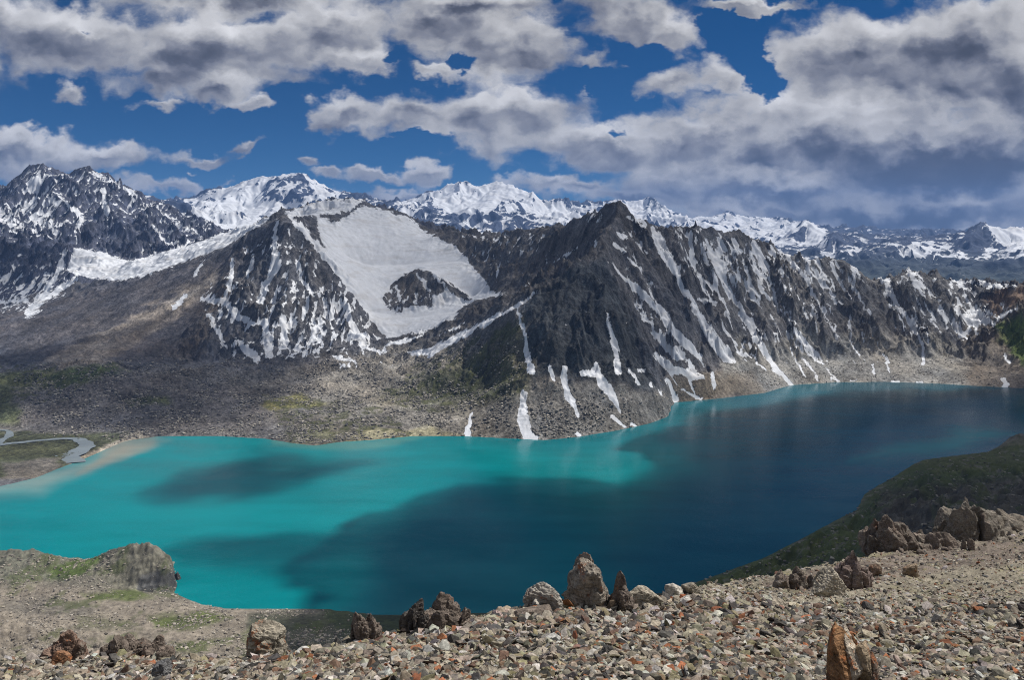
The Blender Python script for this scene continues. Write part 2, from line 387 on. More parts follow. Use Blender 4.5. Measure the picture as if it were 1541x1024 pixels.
# snow field of the massif -------------------------------------------------
MS = Mask(-1)
WK = 1.2
ST = [([(918, 394), (929, 407), (955, 431), (979, 455), (997, 473), (1013, 497), (1037, 523), (1053, 537)], [3, 4, 9, 8, 13, 14, 12, 6]),
 ([(982, 344), (992, 365), (1005, 386), (1016, 407), (1026, 434), (1042, 455), (1055, 481), (1071, 507), (1088, 530), (1103, 546)], [6, 14, 14, 11, 7, 7, 9, 16, 18, 6]),
 ([(1063, 361), (1077, 400), (1095, 432), (1109, 456), (1127, 481), (1141, 513), (1162, 548), (1179, 569), (1191, 579)], [4, 6, 3, 7, 8, 11, 7, 5, 5]),
 ([(1125, 425), (1121, 453)], 3), ([(1097, 386), (1105, 411), (1112, 428)], 3),
 ([(1141, 372), (1155, 400), (1162, 428), (1169, 456), (1186, 481), (1204, 509), (1225, 530), (1239, 548)], [6, 6, 3, 4, 4, 7, 8, 3]),
 ([(1179, 375), (1197, 404), (1214, 418), (1228, 449), (1239, 470), (1260, 509)], [5, 7, 7, 4, 4, 3]), ([(1216, 386), (1213, 411)], 5),
 ([(1283, 390), (1286, 435), (1295, 453), (1306, 470), (1323, 498)], [4, 5, 4, 3, 2]),
 ([(1318, 408), (1334, 425), (1344, 453), (1362, 474), (1380, 498), (1390, 523), (1389, 548)], [12, 10, 6, 5, 4, 5, 4]),
 ([(1369, 407), (1376, 425), (1387, 432)], 8), ([(1432, 418), (1467, 444)], 4), ([(1440, 421), (1492, 430), (1527, 429)], [3, 9, 5]),
 ([(1467, 467), (1496, 488)], 8), ([(1481, 463), (1503, 481)], 4), ([(1452, 474), (1471, 486)], 8), ([(1436, 481), (1446, 505), (1460, 495)], 7),
 ([(1506, 477), (1531, 463)], 5), ([(1508, 458), (1513, 463)], 5), ([(1513, 534), (1518, 548)], 4), ([(1512, 573), (1513, 584)], 7),
 ([(1183, 495), (1190, 530), (1211, 569)], 3), ([(1211, 541), (1232, 572)], 3), ([(1243, 555), (1260, 573)], 3), ([(1225, 484), (1230, 502)], 3),
 ([(1332, 537), (1339, 562)], 3), ([(1313, 548), (1316, 562)], 3), ([(1252, 573), (1264, 573)], 3), ([(1280, 572), (1288, 572)], 2.5), ([(1342, 573), (1354, 575)], 3),
 ([(1380, 576), (1392, 577)], 2.5), ([(1297, 502), (1302, 516)], 3), ([(1072, 562), (1076, 583)], 6), ([(1005, 572), (1018, 602)], 8), ([(1025, 588), (1056, 600)], 5),
 ([(1133, 537), (1151, 558)], 3), ([(1109, 530), (1133, 537)], 4),
 ([(778, 463), (788, 493), (792, 527), (800, 561)], [3, 4, 7, 10]), ([(790, 456), (787, 477)], 2),
 ([(914, 468), (921, 507), (929, 538), (929, 557)], [2, 6, 8, 11]), ([(849, 551), (849, 577), (859, 604), (869, 627)], [5, 9, 9, 5]),
 ([(896, 548), (908, 577), (923, 600), (933, 620)], [6, 14, 9, 4]), ([(877, 563), (894, 561)], 9), ([(920, 627), (941, 643)], 5),
 ([(789, 592), (787, 627), (791, 649), (800, 662)], [8, 12, 15, 17]), ([(709, 620), (706, 640), (703, 655)], [3, 5, 9]), ([(868, 650), (871, 655)], 5),
 ([(828, 553), (832, 569)], 6), ([(947, 557), (962, 577)], 5), ([(960, 557), (970, 556)], 5), ([(979, 575), (981, 583)], 4), ([(950, 640), (957, 643)], 4),
 ([(616, 532), (647, 529), (678, 515), (713, 495), (748, 476), (775, 462), (807, 438)], [4, 11, 9, 8, 6, 5, 3]), ([(662, 503), (701, 487)], 3),
 ([(582, 520), (606, 514), (636, 504)], [5, 5, 3]), ([(924, 368), (937, 375)], 6), ([(931, 352), (939, 357)], 7), ([(939, 383), (966, 407)], 4),
 ([(945, 328), (966, 333), (971, 341)], 5), ([(897, 364), (896, 371)], 5), ([(884, 331), (892, 325)], 4), ([(900, 333), (905, 320)], 4), ([(834, 394), (868, 375)], 3),
 ([(805, 425), (790, 430)], 3), ([(1050, 449), (1077, 455)], 5), ([(1058, 418), (1071, 434)], 4), ([(1135, 365), (1145, 391), (1150, 407)], 8),
 ([(984, 502), (1003, 520), (1024, 536)], [7, 10, 14]), ([(968, 478), (979, 486)], 4), ([(986, 534), (1013, 557), (1056, 569)], [8, 12, 7]), ([(1103, 360), (1113, 381)], 8),
 # left mountain
 ([(416, 331), (412, 372), (416, 399), (402, 426), (392, 453)], [3, 7, 13, 8, 10]), ([(351, 389), (348, 423), (338, 446)], 6), ([(372, 416), (382, 385)], 5),
 ([(446, 392), (453, 419), (473, 446)], 5), ([(431, 322), (470, 360), (505, 405), (542, 450), (569, 487)], [3, 9, 8, 7, 7]), ([(452, 335), (480, 370), (520, 418)], 5),
 ([(98, 375), (91, 406), (68, 439), (51, 463)], 7), ([(115, 419), (68, 450), (40, 470)], 7), ([(51, 426), (34, 446)], 5), ([(-20, 455), (40, 452)], 5), ([(71, 412), (57, 436)], 5),
 ([(0, 425), (20, 405)], 5), ([(294, 412), (307, 392)], 4), ([(280, 446), (262, 463)], 7), ([(304, 450), (338, 453), (358, 477), (382, 487)], [5, 8, 12, 8]),
 ([(314, 473), (324, 494), (341, 524)], 6), ([(355, 514), (389, 541)], 9), ([(399, 483), (405, 534)], 11), ([(40, 478), (58, 468)], 4),
 ([(425, 480), (430, 520)], 9), ([(520, 452), (530, 490), (545, 515)], [6, 10, 12]), ([(500, 535), (535, 545)], 4), ([(540, 520), (572, 530)], 5),
 # inside the rock island
 ([(628, 411), (648, 436)], 5), ([(656, 416), (672, 436)], 6), ([(598, 432), (600, 452)], 4),
 # left peaks
 ([(98, 304), (125, 328), (115, 348)], 6), ([(155, 287), (159, 311), (162, 321)], 7), ([(142, 260), (170, 275), (203, 291)], 5), ([(220, 308), (221, 348)], 3),
 ([(230, 338), (250, 365), (267, 365)], 5), ([(236, 314), (297, 355)], 3), ([(190, 284), (200, 300)], 4), ([(262, 335), (252, 362)], 3), ([(225, 366), (235, 382)], 4),
 ([(285, 340), (300, 352)], 4), ([(50, 330), (90, 350)], 5)]
for p, w in ST: MS.line(p, [q*WK for q in w] if hasattr(w, '__len__') else w*WK)
bowl = [(476, 324), (505, 335), (528, 321), (545, 309), (589, 318), (623, 331), (636, 346), (667, 362), (690, 372), (704, 392), (724, 416), (741, 439), (765, 443), (714, 453),
        (690, 466), (687, 478), (643, 500), (616, 504), (582, 509), (562, 487), (535, 446), (501, 399), (481, 358)]
MS.poly(bowl, 5)
MS.poly([(576, 450), (589, 429), (616, 409), (636, 405), (663, 419), (687, 436), (714, 451), (697, 450), (670, 436), (650, 446), (653, 463), (620, 460), (603, 470), (582, 466)], 4, op='cut')
MS.line([(628, 413), (648, 438)], 5).line([(656, 418), (674, 438)], 6).line([(598, 432), (602, 452)], 4)
MS.poly([(425, 322), (450, 311), (480, 302), (510, 298), (560, 300), (545, 303), (530, 316), (505, 322), (465, 326), (440, 326)], 3)
MS.poly([(216, 389), (264, 372), (304, 362), (372, 335), (412, 323), (399, 335), (338, 372), (304, 385), (253, 402), (216, 416), (182, 423), (135, 419), (101, 409), (111, 372), (155, 379), (189, 392)], 4)
MS.poly([(34, 290), (46, 268), (62, 258), (64, 272), (50, 292)], 3)
# broken snow: share of ground covered, filled by hollows and grain
MD = Mask(-1)
def dens(pts, d, soft=10): MD.poly(pts, soft, d*2-1, op='set')
dens([(-330, 240), (240, 240), (380, 350), (200, 395), (0, 352), (-330, 340)], .47)
dens([(-20, 314), (34, 308), (54, 291), (91, 294), (95, 308), (74, 318), (78, 358), (47, 362), (-20, 345)], .72, 5)
dens([(100, 290), (230, 330), (260, 375), (200, 385), (130, 370)], .33)
dens([(-330, 345), (0, 352), (160, 385), (110, 400), (40, 430), (-330, 440)], .30)
dens([(20, 400), (100, 390), (130, 425), (60, 475), (-100, 470), (-100, 440)], .45)
dens([(300, 445), (380, 380), (420, 330), (470, 375), (540, 450), (580, 515), (540, 540), (400, 548), (330, 530)], .45)
dens([(439, 450), (507, 446), (530, 480), (575, 515), (520, 533), (440, 520), (405, 500)], .64)
dens([(370, 350), (430, 325), (445, 380), (400, 400), (340, 420)], .34)
dens([(500, 515), (600, 525), (580, 560), (500, 560)], .28)
dens([(560, 425), (720, 455), (640, 475), (570, 470)], .5, 6)
dens([(680, 350), (830, 346), (830, 370), (760, 400), (745, 435), (715, 400)], .47, 5)
dens([(830, 345), (930, 308), (900, 390), (820, 420), (780, 430)], .24)
dens([(930, 310), (1000, 340), (990, 420), (1030, 520), (960, 520), (915, 400)], .42)
dens([(1000, 342), (1060, 340), (1110, 400), (1110, 450), (1060, 470), (1020, 410)], .56)
dens([(1060, 345), (1180, 370), (1200, 460), (1130, 470), (1080, 400)], .56)
dens([(1180, 375), (1300, 395), (1300, 450), (1220, 480), (1170, 450)], .54)
dens([(1060, 460), (1300, 450), (1330, 540), (1100, 540)], .38)
dens([(980, 490), (1060, 530), (1060, 600), (1000, 600)], .44)
dens([(540, 510), (640, 530), (600, 560), (520, 552)], .3)
dens([(1310, 400), (1440, 415), (1510, 480), (1450, 520), (1340, 500)], .46)
dens([(790, 420), (900, 400), (920, 540), (800, 560)], .17)
# ground colours --------------------------------------------------------------
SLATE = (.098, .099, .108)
def colour_field(px, py, base, zones):
    col = np.empty((*px.shape, 3), f32); col[:] = base
    for pts, c, soft in zones:
        m = Mask(-1).poly(pts, soft).at(px, py)*.5+.5
        col += (np.array(c, f32)-col)*sst(.05, .95, m)[..., None]
    return col
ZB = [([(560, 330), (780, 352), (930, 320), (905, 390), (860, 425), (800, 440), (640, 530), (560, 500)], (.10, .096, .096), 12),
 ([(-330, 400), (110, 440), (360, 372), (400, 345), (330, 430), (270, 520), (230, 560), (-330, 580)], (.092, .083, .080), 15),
 ([(300, 440), (350, 400), (330, 470), (300, 540), (180, 545), (240, 490)], (.115, .10, .09), 12),
 ([(30, 560), (140, 505), (290, 430), (345, 395), (325, 420), (260, 480), (150, 550), (110, 575)], (.26, .215, .165), 8),  # tan stripe; the sunlit streak on the slope is put into its colour
 ([(-330, 500), (60, 530), (60, 560), (-330, 600)], (.07, .07, .075), 14),
 ([(-330, 570), (200, 545), (420, 560), (600, 515), (640, 530), (780, 460), (800, 560), (1000, 590), (1010, 680), (-330, 680)], (.145, .138, .132), 10),
 ([(30, 580), (180, 562), (400, 590), (400, 650), (220, 655), (40, 640)], (.105, .10, .10), 14),
 ([(470, 565), (560, 535), (700, 515), (790, 570), (1000, 596), (1010, 670), (480, 670)], (.20, .187, .165), 14),
 ([(560, 600), (700, 540), (790, 475), (800, 560), (790, 600), (700, 620), (600, 610)], (.13, .125, .09), 12),
 ([(640, 560), (720, 545), (780, 560), (770, 590), (710, 605), (640, 590)], (.07, .075, .05), 10),
 ([(800, 585), (900, 575), (1010, 605), (1000, 650), (860, 665), (800, 660)], (.17, .165, .155), 8),
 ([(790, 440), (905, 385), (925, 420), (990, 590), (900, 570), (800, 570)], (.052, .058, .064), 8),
 ([(1010, 570), (1150, 545), (1200, 585), (1010, 612)], (.17, .15, .125), 9),
 ([(1130, 520), (1300, 500), (1420, 520), (1560, 560), (1560, 600), (1150, 600)], (.25, .243, .228), 12),
 ([(1180, 560), (1196, 500), (1215, 480), (1245, 560)], (.24, .235, .22), 8), ([(1290, 560), (1318, 495), (1330, 470), (1350, 560)], (.25, .243, .228), 8), ([(1370, 560), (1388, 520), (1400, 480), (1470, 560)], (.24, .23, .21), 9), ([(1085, 565), (1100, 540), (1115, 500), (1150, 560)], (.22, .215, .20), 7),
 ([(1060, 350), (1430, 410), (1470, 500), (1300, 500), (1080, 480)], (.150, .149, .153), 10),
 ([(1445, 500), (1500, 470), (1560, 400), (1900, 340), (1900, 620), (1450, 600)], (.15, .13, .11), 12),
 ([(1500, 490), (1560, 465), (1900, 440), (1900, 560), (1540, 548), (1512, 520)], (.10, .135, .04), 6),
 ([(1475, 455), (1535, 430), (1570, 430), (1500, 475)], (.20, .145, .11), 8),
 ([(-330, 575), (40, 560), (110, 553), (180, 548), (175, 562), (60, 582), (-330, 610)], (.13, .135, .06), 7),
 ([(-330, 590), (20, 580), (30, 640), (-330, 660)], (.09, .10, .055), 8),
 ([(385, 600), (450, 596), (500, 606), (470, 616), (410, 616)], (.16, .15, .065), 5),
 ([(190, 600), (260, 596), (250, 606), (200, 610)], (.09, .10, .05), 5),
 ([(60, 566), (150, 552), (190, 558), (90, 582)], (.07, .09, .035), 5),
 ([(-330, 645), (200, 653), (180, 664), (120, 692), (60, 716), (-330, 740)], (.062, .068, .038), 4),
 ([(10, 695), (100, 690), (60, 722), (0, 722)], (.12, .11, .095), 6),
 ([(120, 690), (165, 668), (200, 656), (245, 657), (235, 664), (180, 676), (130, 700), (60, 725)], (.30, .27, .22), 4),
 ([(540, 650), (640, 645), (700, 655), (600, 668), (500, 672)], (.25, .23, .15), 4),
 ([(480, 640), (520, 650), (500, 668), (440, 668), (430, 650)], (.12, .12, .08), 6)]
def finish_B():
    T = TB
    zb = T.z.copy()
    px, py = T.proj()
    T.nm = sst(LAKE+1, LAKE+75, zb).astype(f32)
    T.nm = (T.nm*(1-.93*sst(2850, 3250, T.Y)*sst(650, 800, px))).astype(f32)
    # smooth places: snow bowl, talus, meadows
    sm = np.maximum(MS.at(px, py)*.5+.5, 0)
    bowlm = Mask(-1).poly(bowl, 14).poly([(576, 450), (589, 429), (616, 409), (636, 405), (663, 419), (714, 451), (653, 463), (603, 470)], 4, op='cut').at(px, py)*.5+.5
    vis0 = T.visible(6)
    sad = (Mask(-1).poly([(216, 392), (264, 375), (304, 362), (372, 335), (412, 323), (399, 335), (338, 372), (304, 385), (253, 402), (216, 416), (182, 423), (135, 419), (101, 409), (111, 372), (155, 379), (189, 392)], 6).at(px, py)*.5+.5)*vis0
    bowlm = np.maximum(bowlm, sad*.55)
    calm = np.maximum(bowlm*vis0, Mask(-1).poly([(-330, 640), (200, 655), (120, 700), (-330, 760)], 8).at(px, py)*.5+.5)
    T.nm = T.nm*(1-.87*calm)
    mor = Mask(-1).poly([(-330, 545), (300, 545), (560, 515), (640, 530), (790, 470), (800, 600), (1010, 600), (1010, 690), (-330, 690)], 12).at(px, py)*.5+.5
    tal = np.maximum(Mask(-1).poly([(800, 585), (900, 575), (1010, 600), (1010, 670), (800, 670)], 8).at(px, py), Mask(-1).poly([(1000, 560), (1150, 548), (1330, 540), (1560, 560), (1560, 610), (1000, 620)], 12).at(px, py))*.5+.5
    brown = Mask(-1).poly([(-330, 420), (110, 440), (360, 375), (330, 430), (270, 520), (230, 560), (-330, 580)], 15).at(px, py)*.5+.5
    rocky = np.clip(1-.85*mor-.8*tal-.75*brown, .08, 1)
    nm0 = T.nm.copy()
    T.nm = nm0*rocky*(1-.55*T.anchor(6))
    wx = T.X+fbm(T.X, T.Y, 120, 3, 3)*30; wy = T.Y+fbm(T.X, T.Y, 120, 3, 9)*30
    far = sst(2900, 3600, T.Y)
    cr_ = Mask(-1).poly([(1000, 330), (1900, 340), (1900, 560), (1010, 560)], 30).at(px, py)*.5+.5
    z = zb+T.nm*(ridged(wx, wy, 210, 5, 2, .4)-.35)*50*(1+.2*far)+T.nm*cr_*(ridged(T.X+.25*T.Y+fbm(T.X, T.Y, 160, 4, 19)*70, T.Y*.7+fbm(T.X, T.Y, 160, 3, 20)*60, 110, 5, 12, .55)-.42)*40
    nk = T.nm.copy(); T.nm = nk*far
    z, g1 = T.gullies(z, 330, 48, 2, seed=4, gain=.6)
    T.nm = nk
    z, g1 = T.gullies(z, 110, 15, 4, seed=1, gain=.55)
    z = z+T.nm*(ridged(T.X+fbm(T.X, T.Y, 40, 3, 7)*14, T.Y, 34, 5, 8)-.4)*14+T.nm*(ridged(T.X, T.Y, 10, 3, 4)-.4)*4.2
    z = z-sst(1060, 1300, px)*sst(1470, 1420, px)*(11/FPX*T.Y)*sst(LAKE+120, LAKE+280, zb)*sst(3200, 2900, T.Y)
    # carved couloirs under the snow streaks
    stk = Mask(-1)
    for p, w in ST[:20]: stk.line(p, [q+4 for q in (w if hasattr(w, '__len__') else [w]*len(p))], 7)
    z = z-np.where(vis0, sst(.0, 1, stk.at(px, py)*.5+.5), 0)*9*T.nm
    # boulders and hummocks on the moraine
    b = ridged(T.X, T.Y, 11, 3, 21); hum = fbm(T.X, T.Y, 150, 4, 25)
    z = z+nm0*np.maximum(mor, tal*.35)*(b-.4)*4.5+nm0*mor*(fbm(T.X, T.Y, 90, 4, 5)*9+hum*16+(ridged(T.X, T.Y, 60, 3, 6)-.4)*9)+nm0*brown*fbm(T.X, T.Y, 40, 5, 15)*5
    z = z+nm0*fbm(T.X, T.Y, 5, 2, 31)*.9
    z = z+sst(LAKE+.2, LAKE+6, zb)*(b-.4)*1.2*mor
    T.z = z.astype(f32)
    px, py = T.proj()
    vis = blur(T.visible(3).astype(f32), 2)
    gx, gy = T.grad(z); slope = np.hypot(gx, gy)
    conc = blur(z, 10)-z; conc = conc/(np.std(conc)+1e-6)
    wpx = px+fbm(T.X, T.Y, 26, 4, 51, .6)*4.2; wpy = py+fbm(T.X, T.Y, 26, 4, 57, .6)*5
    s1 = MS.at(wpx, wpy)
    # broken snow: streaky down-slope grain
    n = fbm(T.X*1.0, T.Y*.45, 17, 5, 61, .6)*1.05+np.clip(conc, -2, 2)*.28-(slope-.8)*.22
    s1 = s1*1.9+np.clip(n, -1.2, 1.2)*.42*(1-bowlm*.7)
    dd = MD.at(px+fbm(T.X, T.Y, 200, 3, 71)*20, py)
    ac2 = px*.90-py*.44; al2 = px*.44+py*.90
    rg = sst(930, 990, px)*sst(1560, 1480, px)
    th = (ridged(ac2+fbm(T.X, T.Y, 90, 3, 131)*9, al2*.16, 17, 4, 133, .55)-.34)*2.2
    ac3 = px+fbm(T.X, T.Y, 80, 3, 135)*8
    tv = (ridged(ac3+(py-400)*.12, py*.2, 15, 4, 137, .55)-.38)*2.0*sst(600, 560, px)*sst(280, 330, px)*sst(300, 340, py)
    n = n+(th*rg+tv)*.75+.12*rg
    s2 = (dd*1.35+n*1.25-.10)*1.4
    s2 = np.where(dd < -.9, -1, s2)
    hid = np.clip((z+60)/260, -.6, .5)*1.5+n*1.1
    sn = np.maximum(s1, s2)*vis+hid*(1-vis)
    snow = np.clip(sn*.5+.5, 0, 1)
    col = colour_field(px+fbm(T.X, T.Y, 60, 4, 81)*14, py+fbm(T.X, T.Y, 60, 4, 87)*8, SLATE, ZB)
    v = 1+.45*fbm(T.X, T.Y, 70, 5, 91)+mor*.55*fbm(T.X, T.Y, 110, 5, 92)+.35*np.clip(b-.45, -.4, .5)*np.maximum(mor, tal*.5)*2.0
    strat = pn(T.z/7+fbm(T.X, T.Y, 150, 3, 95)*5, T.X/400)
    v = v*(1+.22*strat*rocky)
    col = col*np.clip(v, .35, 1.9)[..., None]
    warm = fbm(T.X, T.Y, 130, 3, 99)[..., None]*.08
    col = np.clip(col*(1+warm*np.array([1, .2, -.9])), .01, .9)
    col = col*np.clip(1+.45*fbm(T.X, T.Y, 8, 3, 121, .7)+.3*(ridged(T.X, T.Y, 20, 3, 123)-.4), .4, 1.7)[..., None]
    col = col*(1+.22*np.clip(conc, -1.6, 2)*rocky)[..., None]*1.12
    bm_ = Mask(-1).poly([(-330, 420), (110, 440), (360, 372), (400, 345), (330, 430), (270, 520), (230, 560), (-330, 580)], 12).at(px, py)*.5+.5
    ac = px*.50+py*.866; al = px*.866-py*.5
    stq = fbm(ac, al*.07, 9, 4, 111, .6)+.6*fbm(ac, al*.1, 30, 3, 113)
    col = col*(1+.42*bm_*stq)[..., None]*(1+bm_[..., None]*np.array([-.10, -.04, .08]))
    # moss and turf speckle
    gm = Mask(-1).poly([(560, 600), (640, 540), (780, 470), (800, 590), (640, 625)], 14).poly([(-330, 560), (180, 545), (100, 600), (-330, 680)], 12).poly([(380, 596), (560, 600), (640, 660), (430, 655)], 10).at(px, py)*.5+.5
    gs = sst(.1, .5, fbm(T.X, T.Y, 24, 5, 103)*1.2+gm*.9-.65)*sst(.2, .6, gm)
    col = col+(np.array([.075, .082, .035])-col)*(gs*.75)[..., None]
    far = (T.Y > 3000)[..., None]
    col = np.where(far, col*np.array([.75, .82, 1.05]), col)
    zmin = np.minimum.reduce([T.z[:-1, :-1], T.z[1:, :-1], T.z[:-1, 1:], T.z[1:, 1:]])
    above = np.maximum.reduce([T.z[:-1, :-1], T.z[1:, :-1], T.z[:-1, 1:], T.z[1:, 1:]]) > LAKE-8
    return snow.astype(f32), col.astype(f32), above
snowB, colB, keepB = finish_B()
print('B', time.time()-T0, TB.z.shape)
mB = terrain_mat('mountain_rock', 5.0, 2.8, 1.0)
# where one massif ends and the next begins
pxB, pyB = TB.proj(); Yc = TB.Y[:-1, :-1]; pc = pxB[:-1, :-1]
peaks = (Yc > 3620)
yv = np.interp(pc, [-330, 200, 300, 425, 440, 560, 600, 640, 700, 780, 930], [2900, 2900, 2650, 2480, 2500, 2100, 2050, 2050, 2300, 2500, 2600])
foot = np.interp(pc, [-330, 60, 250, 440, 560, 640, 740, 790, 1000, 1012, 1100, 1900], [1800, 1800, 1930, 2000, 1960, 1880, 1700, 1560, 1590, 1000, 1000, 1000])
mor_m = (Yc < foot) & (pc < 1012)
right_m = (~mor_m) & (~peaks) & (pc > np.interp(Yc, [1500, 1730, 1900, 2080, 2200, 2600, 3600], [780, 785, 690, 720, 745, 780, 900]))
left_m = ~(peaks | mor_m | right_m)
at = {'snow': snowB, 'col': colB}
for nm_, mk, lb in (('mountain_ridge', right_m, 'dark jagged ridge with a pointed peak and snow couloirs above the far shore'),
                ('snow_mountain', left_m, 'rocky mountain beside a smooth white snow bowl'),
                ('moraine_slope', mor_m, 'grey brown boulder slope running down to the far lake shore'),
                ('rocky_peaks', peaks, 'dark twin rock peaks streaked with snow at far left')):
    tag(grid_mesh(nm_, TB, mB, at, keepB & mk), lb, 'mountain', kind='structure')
# ================================================================== far ranges
TD = Terrain(-330, 1880, 6250, 24000, 1.7, .0017)
A = TD.add
A([(-330, None, 6260, -300), (900, None, 6260, -500), (1880, None, 6260, -560)])
A([(-330, 300, 8200), (150, 290, 8200), (212, 288, 8200), (231, 292, 8200), (254, 296, 8200), (275, 299, 8200), (289, 306, 8200), (310, 325, 8100), (360, 350, 8000), (420, 352, 8000)])
A([(-330, 320, 11500), (200, 312, 11500), (289, 308, 11500), (304, 294, 11500), (310, 289, 11500), (325, 284, 11500), (345, 281, 11500), (358, 274, 11500), (381, 271, 11500), (387, 268, 11500),
   (408, 267, 11500), (428, 262, 11500), (453, 260, 11500), (462, 267, 11500), (470, 277, 11500), (491, 287, 11500), (503, 291, 11500), (535, 296, 11600), (552, 303, 11800), (579, 311, 12200),
   (609, 308, 12700), (639, 297, 13000), (660, 292, 13000), (674, 283, 13000), (691, 277, 13000), (714, 277, 13000), (733, 275, 13000), (742, 272, 13000), (756, 271, 13000), (763, 281, 13000), (782, 287, 13000),
   (798, 297, 13000), (810, 306, 13100), (829, 310, 13300), (850, 304, 13500), (864, 311, 13800), (887, 312, 14200), (902, 302, 14600), (924, 295, 14800), (945, 296, 14800), (984, 304, 14800), (1008, 312, 15000),
   (1024, 323, 15300), (1040, 331, 15600), (1053, 323, 15800), (1074, 328, 16000), (1093, 318, 16000), (1116, 330, 16000), (1141, 328, 16000), (1155, 333, 16000), (1183, 329, 16000), (1205, 333, 16000), (1230, 345, 16000),
   (1278, 352, 16300), (1299, 340, 16500), (1316, 349, 16500), (1337, 347, 16500), (1359, 354, 16500), (1387, 349, 16500), (1432, 346, 16500), (1460, 350, 16500), (1541, 348, 16500), (1880, 345, 16500)])
A([(428, 262, 11500), (415, 300, 10400), (405, 335, 9400)]); A([(345, 281, 11500), (340, 320, 10200)]); A([(470, 277, 11500), (500, 305, 10600)]); A([(370, 275, 11500), (385, 310, 10600), (370, 335, 9600)])
A([(756, 271, 13000), (735, 300, 12000), (720, 325, 11000)]); A([(756, 271, 13000), (790, 310, 12000), (812, 335, 11000)]); A([(674, 283, 13000), (665, 305, 12200), (650, 325, 11200)])
A([(615, 318, 10500), (640, 308, 10500), (655, 318, 10400), (680, 327, 10200), (700, 318, 10200), (712, 314, 10200), (725, 325, 10100), (740, 312, 10100), (755, 322, 10000), (775, 318, 10000), (800, 328, 9900), (840, 330, 9900)])
A([(1093, 318, 16000), (1085, 345, 13500)]); A([(924, 295, 14800), (960, 325, 13300)]); A([(1000, 330, 12800), (1050, 340, 12500), (1100, 338, 12500), (1150, 345, 12300)])
# white pyramid and the ranges on the right
A([(1170, 362, 10500), (1190, 354, 10500), (1200, 345, 10500), (1213, 330, 10500), (1225, 340, 10500), (1239, 348, 10500), (1251, 351, 10400), (1275, 362, 10200), (1300, 372, 10000)])
A([(1240, 365, 9300), (1255, 349, 9300), (1275, 358, 9300), (1290, 372, 9200)])
A([(1300, 360, 11500), (1330, 352, 11500), (1360, 360, 11500), (1390, 366, 11500), (1430, 362, 11500)])
A([(1290, 380, 8600), (1340, 372, 8600), (1365, 362, 8700), (1385, 368, 8700), (1400, 378, 8600), (1420, 374, 8600), (1440, 366, 8900), (1458, 353, 9100), (1478, 330, 9200), (1489, 341, 9200), (1500, 338, 9300), (1515, 344, 9300), (1541, 352, 9300), (1700, 330, 9300), (1880, 340, 9300)])
A([(1478, 334, 9200), (1484, 365, 8600), (1470, 385, 8100)]); A([(1478, 334, 9200), (1445, 370, 8500), (1425, 392, 7900)]); A([(1213, 334, 10500), (1216, 365, 9800), (1222, 385, 9000)]); A([(1255, 349, 9300), (1262, 375, 8700)]); A([(1299, 340, 16500), (1310, 365, 13500)]); A([(1450, 375, 8500, -310), (1400, 390, 8300, -330), (1330, 392, 8200, -330)]); A([(1541, 365, 8300), (1510, 372, 8100), (1495, 385, 7700)])
A([(1150, 392, 7600), (1250, 398, 7500), (1350, 402, 7300), (1420, 400, 7200), (1480, 402, 7000), (1541, 392, 7000), (1700, 380, 7000), (1880, 370, 7000)])
A([(1200, 425, 6600), (1400, 430, 6500), (1541, 428, 6500), (1880, 410, 6500)])
A([(900, 360, 8500), (1050, 370, 8500), (1150, 378, 8600)]); A([(700, 350, 8500), (560, 350, 8500), (480, 345, 8600)])
A([(-330, None, 9800, 100), (150, None, 9800, 80)])
A([(-330, None, 19500, -300), (600, None, 17500, -300), (1200, None, 20000, -400), (1880, None, 20000, -400)]); A([(-330, None, 23900, -500), (1880, None, 23900, -500)])
for (px_, py_, Y_) in ((1053, 322, 15800), (1093, 317, 16000), (1141, 325, 15500), (1183, 327, 15000), (1213, 329, 10500), (1255, 347, 9300), (1299, 337, 14000), (1345, 346, 13500), (1390, 349, 12500), (1432, 343, 13500),
                       (1478, 328, 9200), (1525, 340, 9400), (1360, 362, 8700), (1405, 372, 8300), (1150, 352, 11500), (1110, 345, 12500), (1300, 372, 8500), (715, 312, 10200), (755, 320, 10000), (640, 307, 10500)):
    kx = 1.0 if Y_ > 11000 else 1.5
    A([(px_-13*kx, py_+9*kx, Y_*1.0), (px_, py_, Y_), (px_+13*kx, py_+9*kx, Y_)])
    A([(px_, py_, Y_), (px_-7*kx, py_+14*kx, Y_*.955), (px_-14*kx, py_+24*kx, Y_*.92)]); A([(px_, py_, Y_), (px_+9*kx, py_+13*kx, Y_*.96), (px_+15*kx, py_+25*kx, Y_*.92)])
    A([(px_-1*kx, py_+15*kx, Y_*.972), (px_, py_+25*kx, Y_*.93)])
TD.solve()
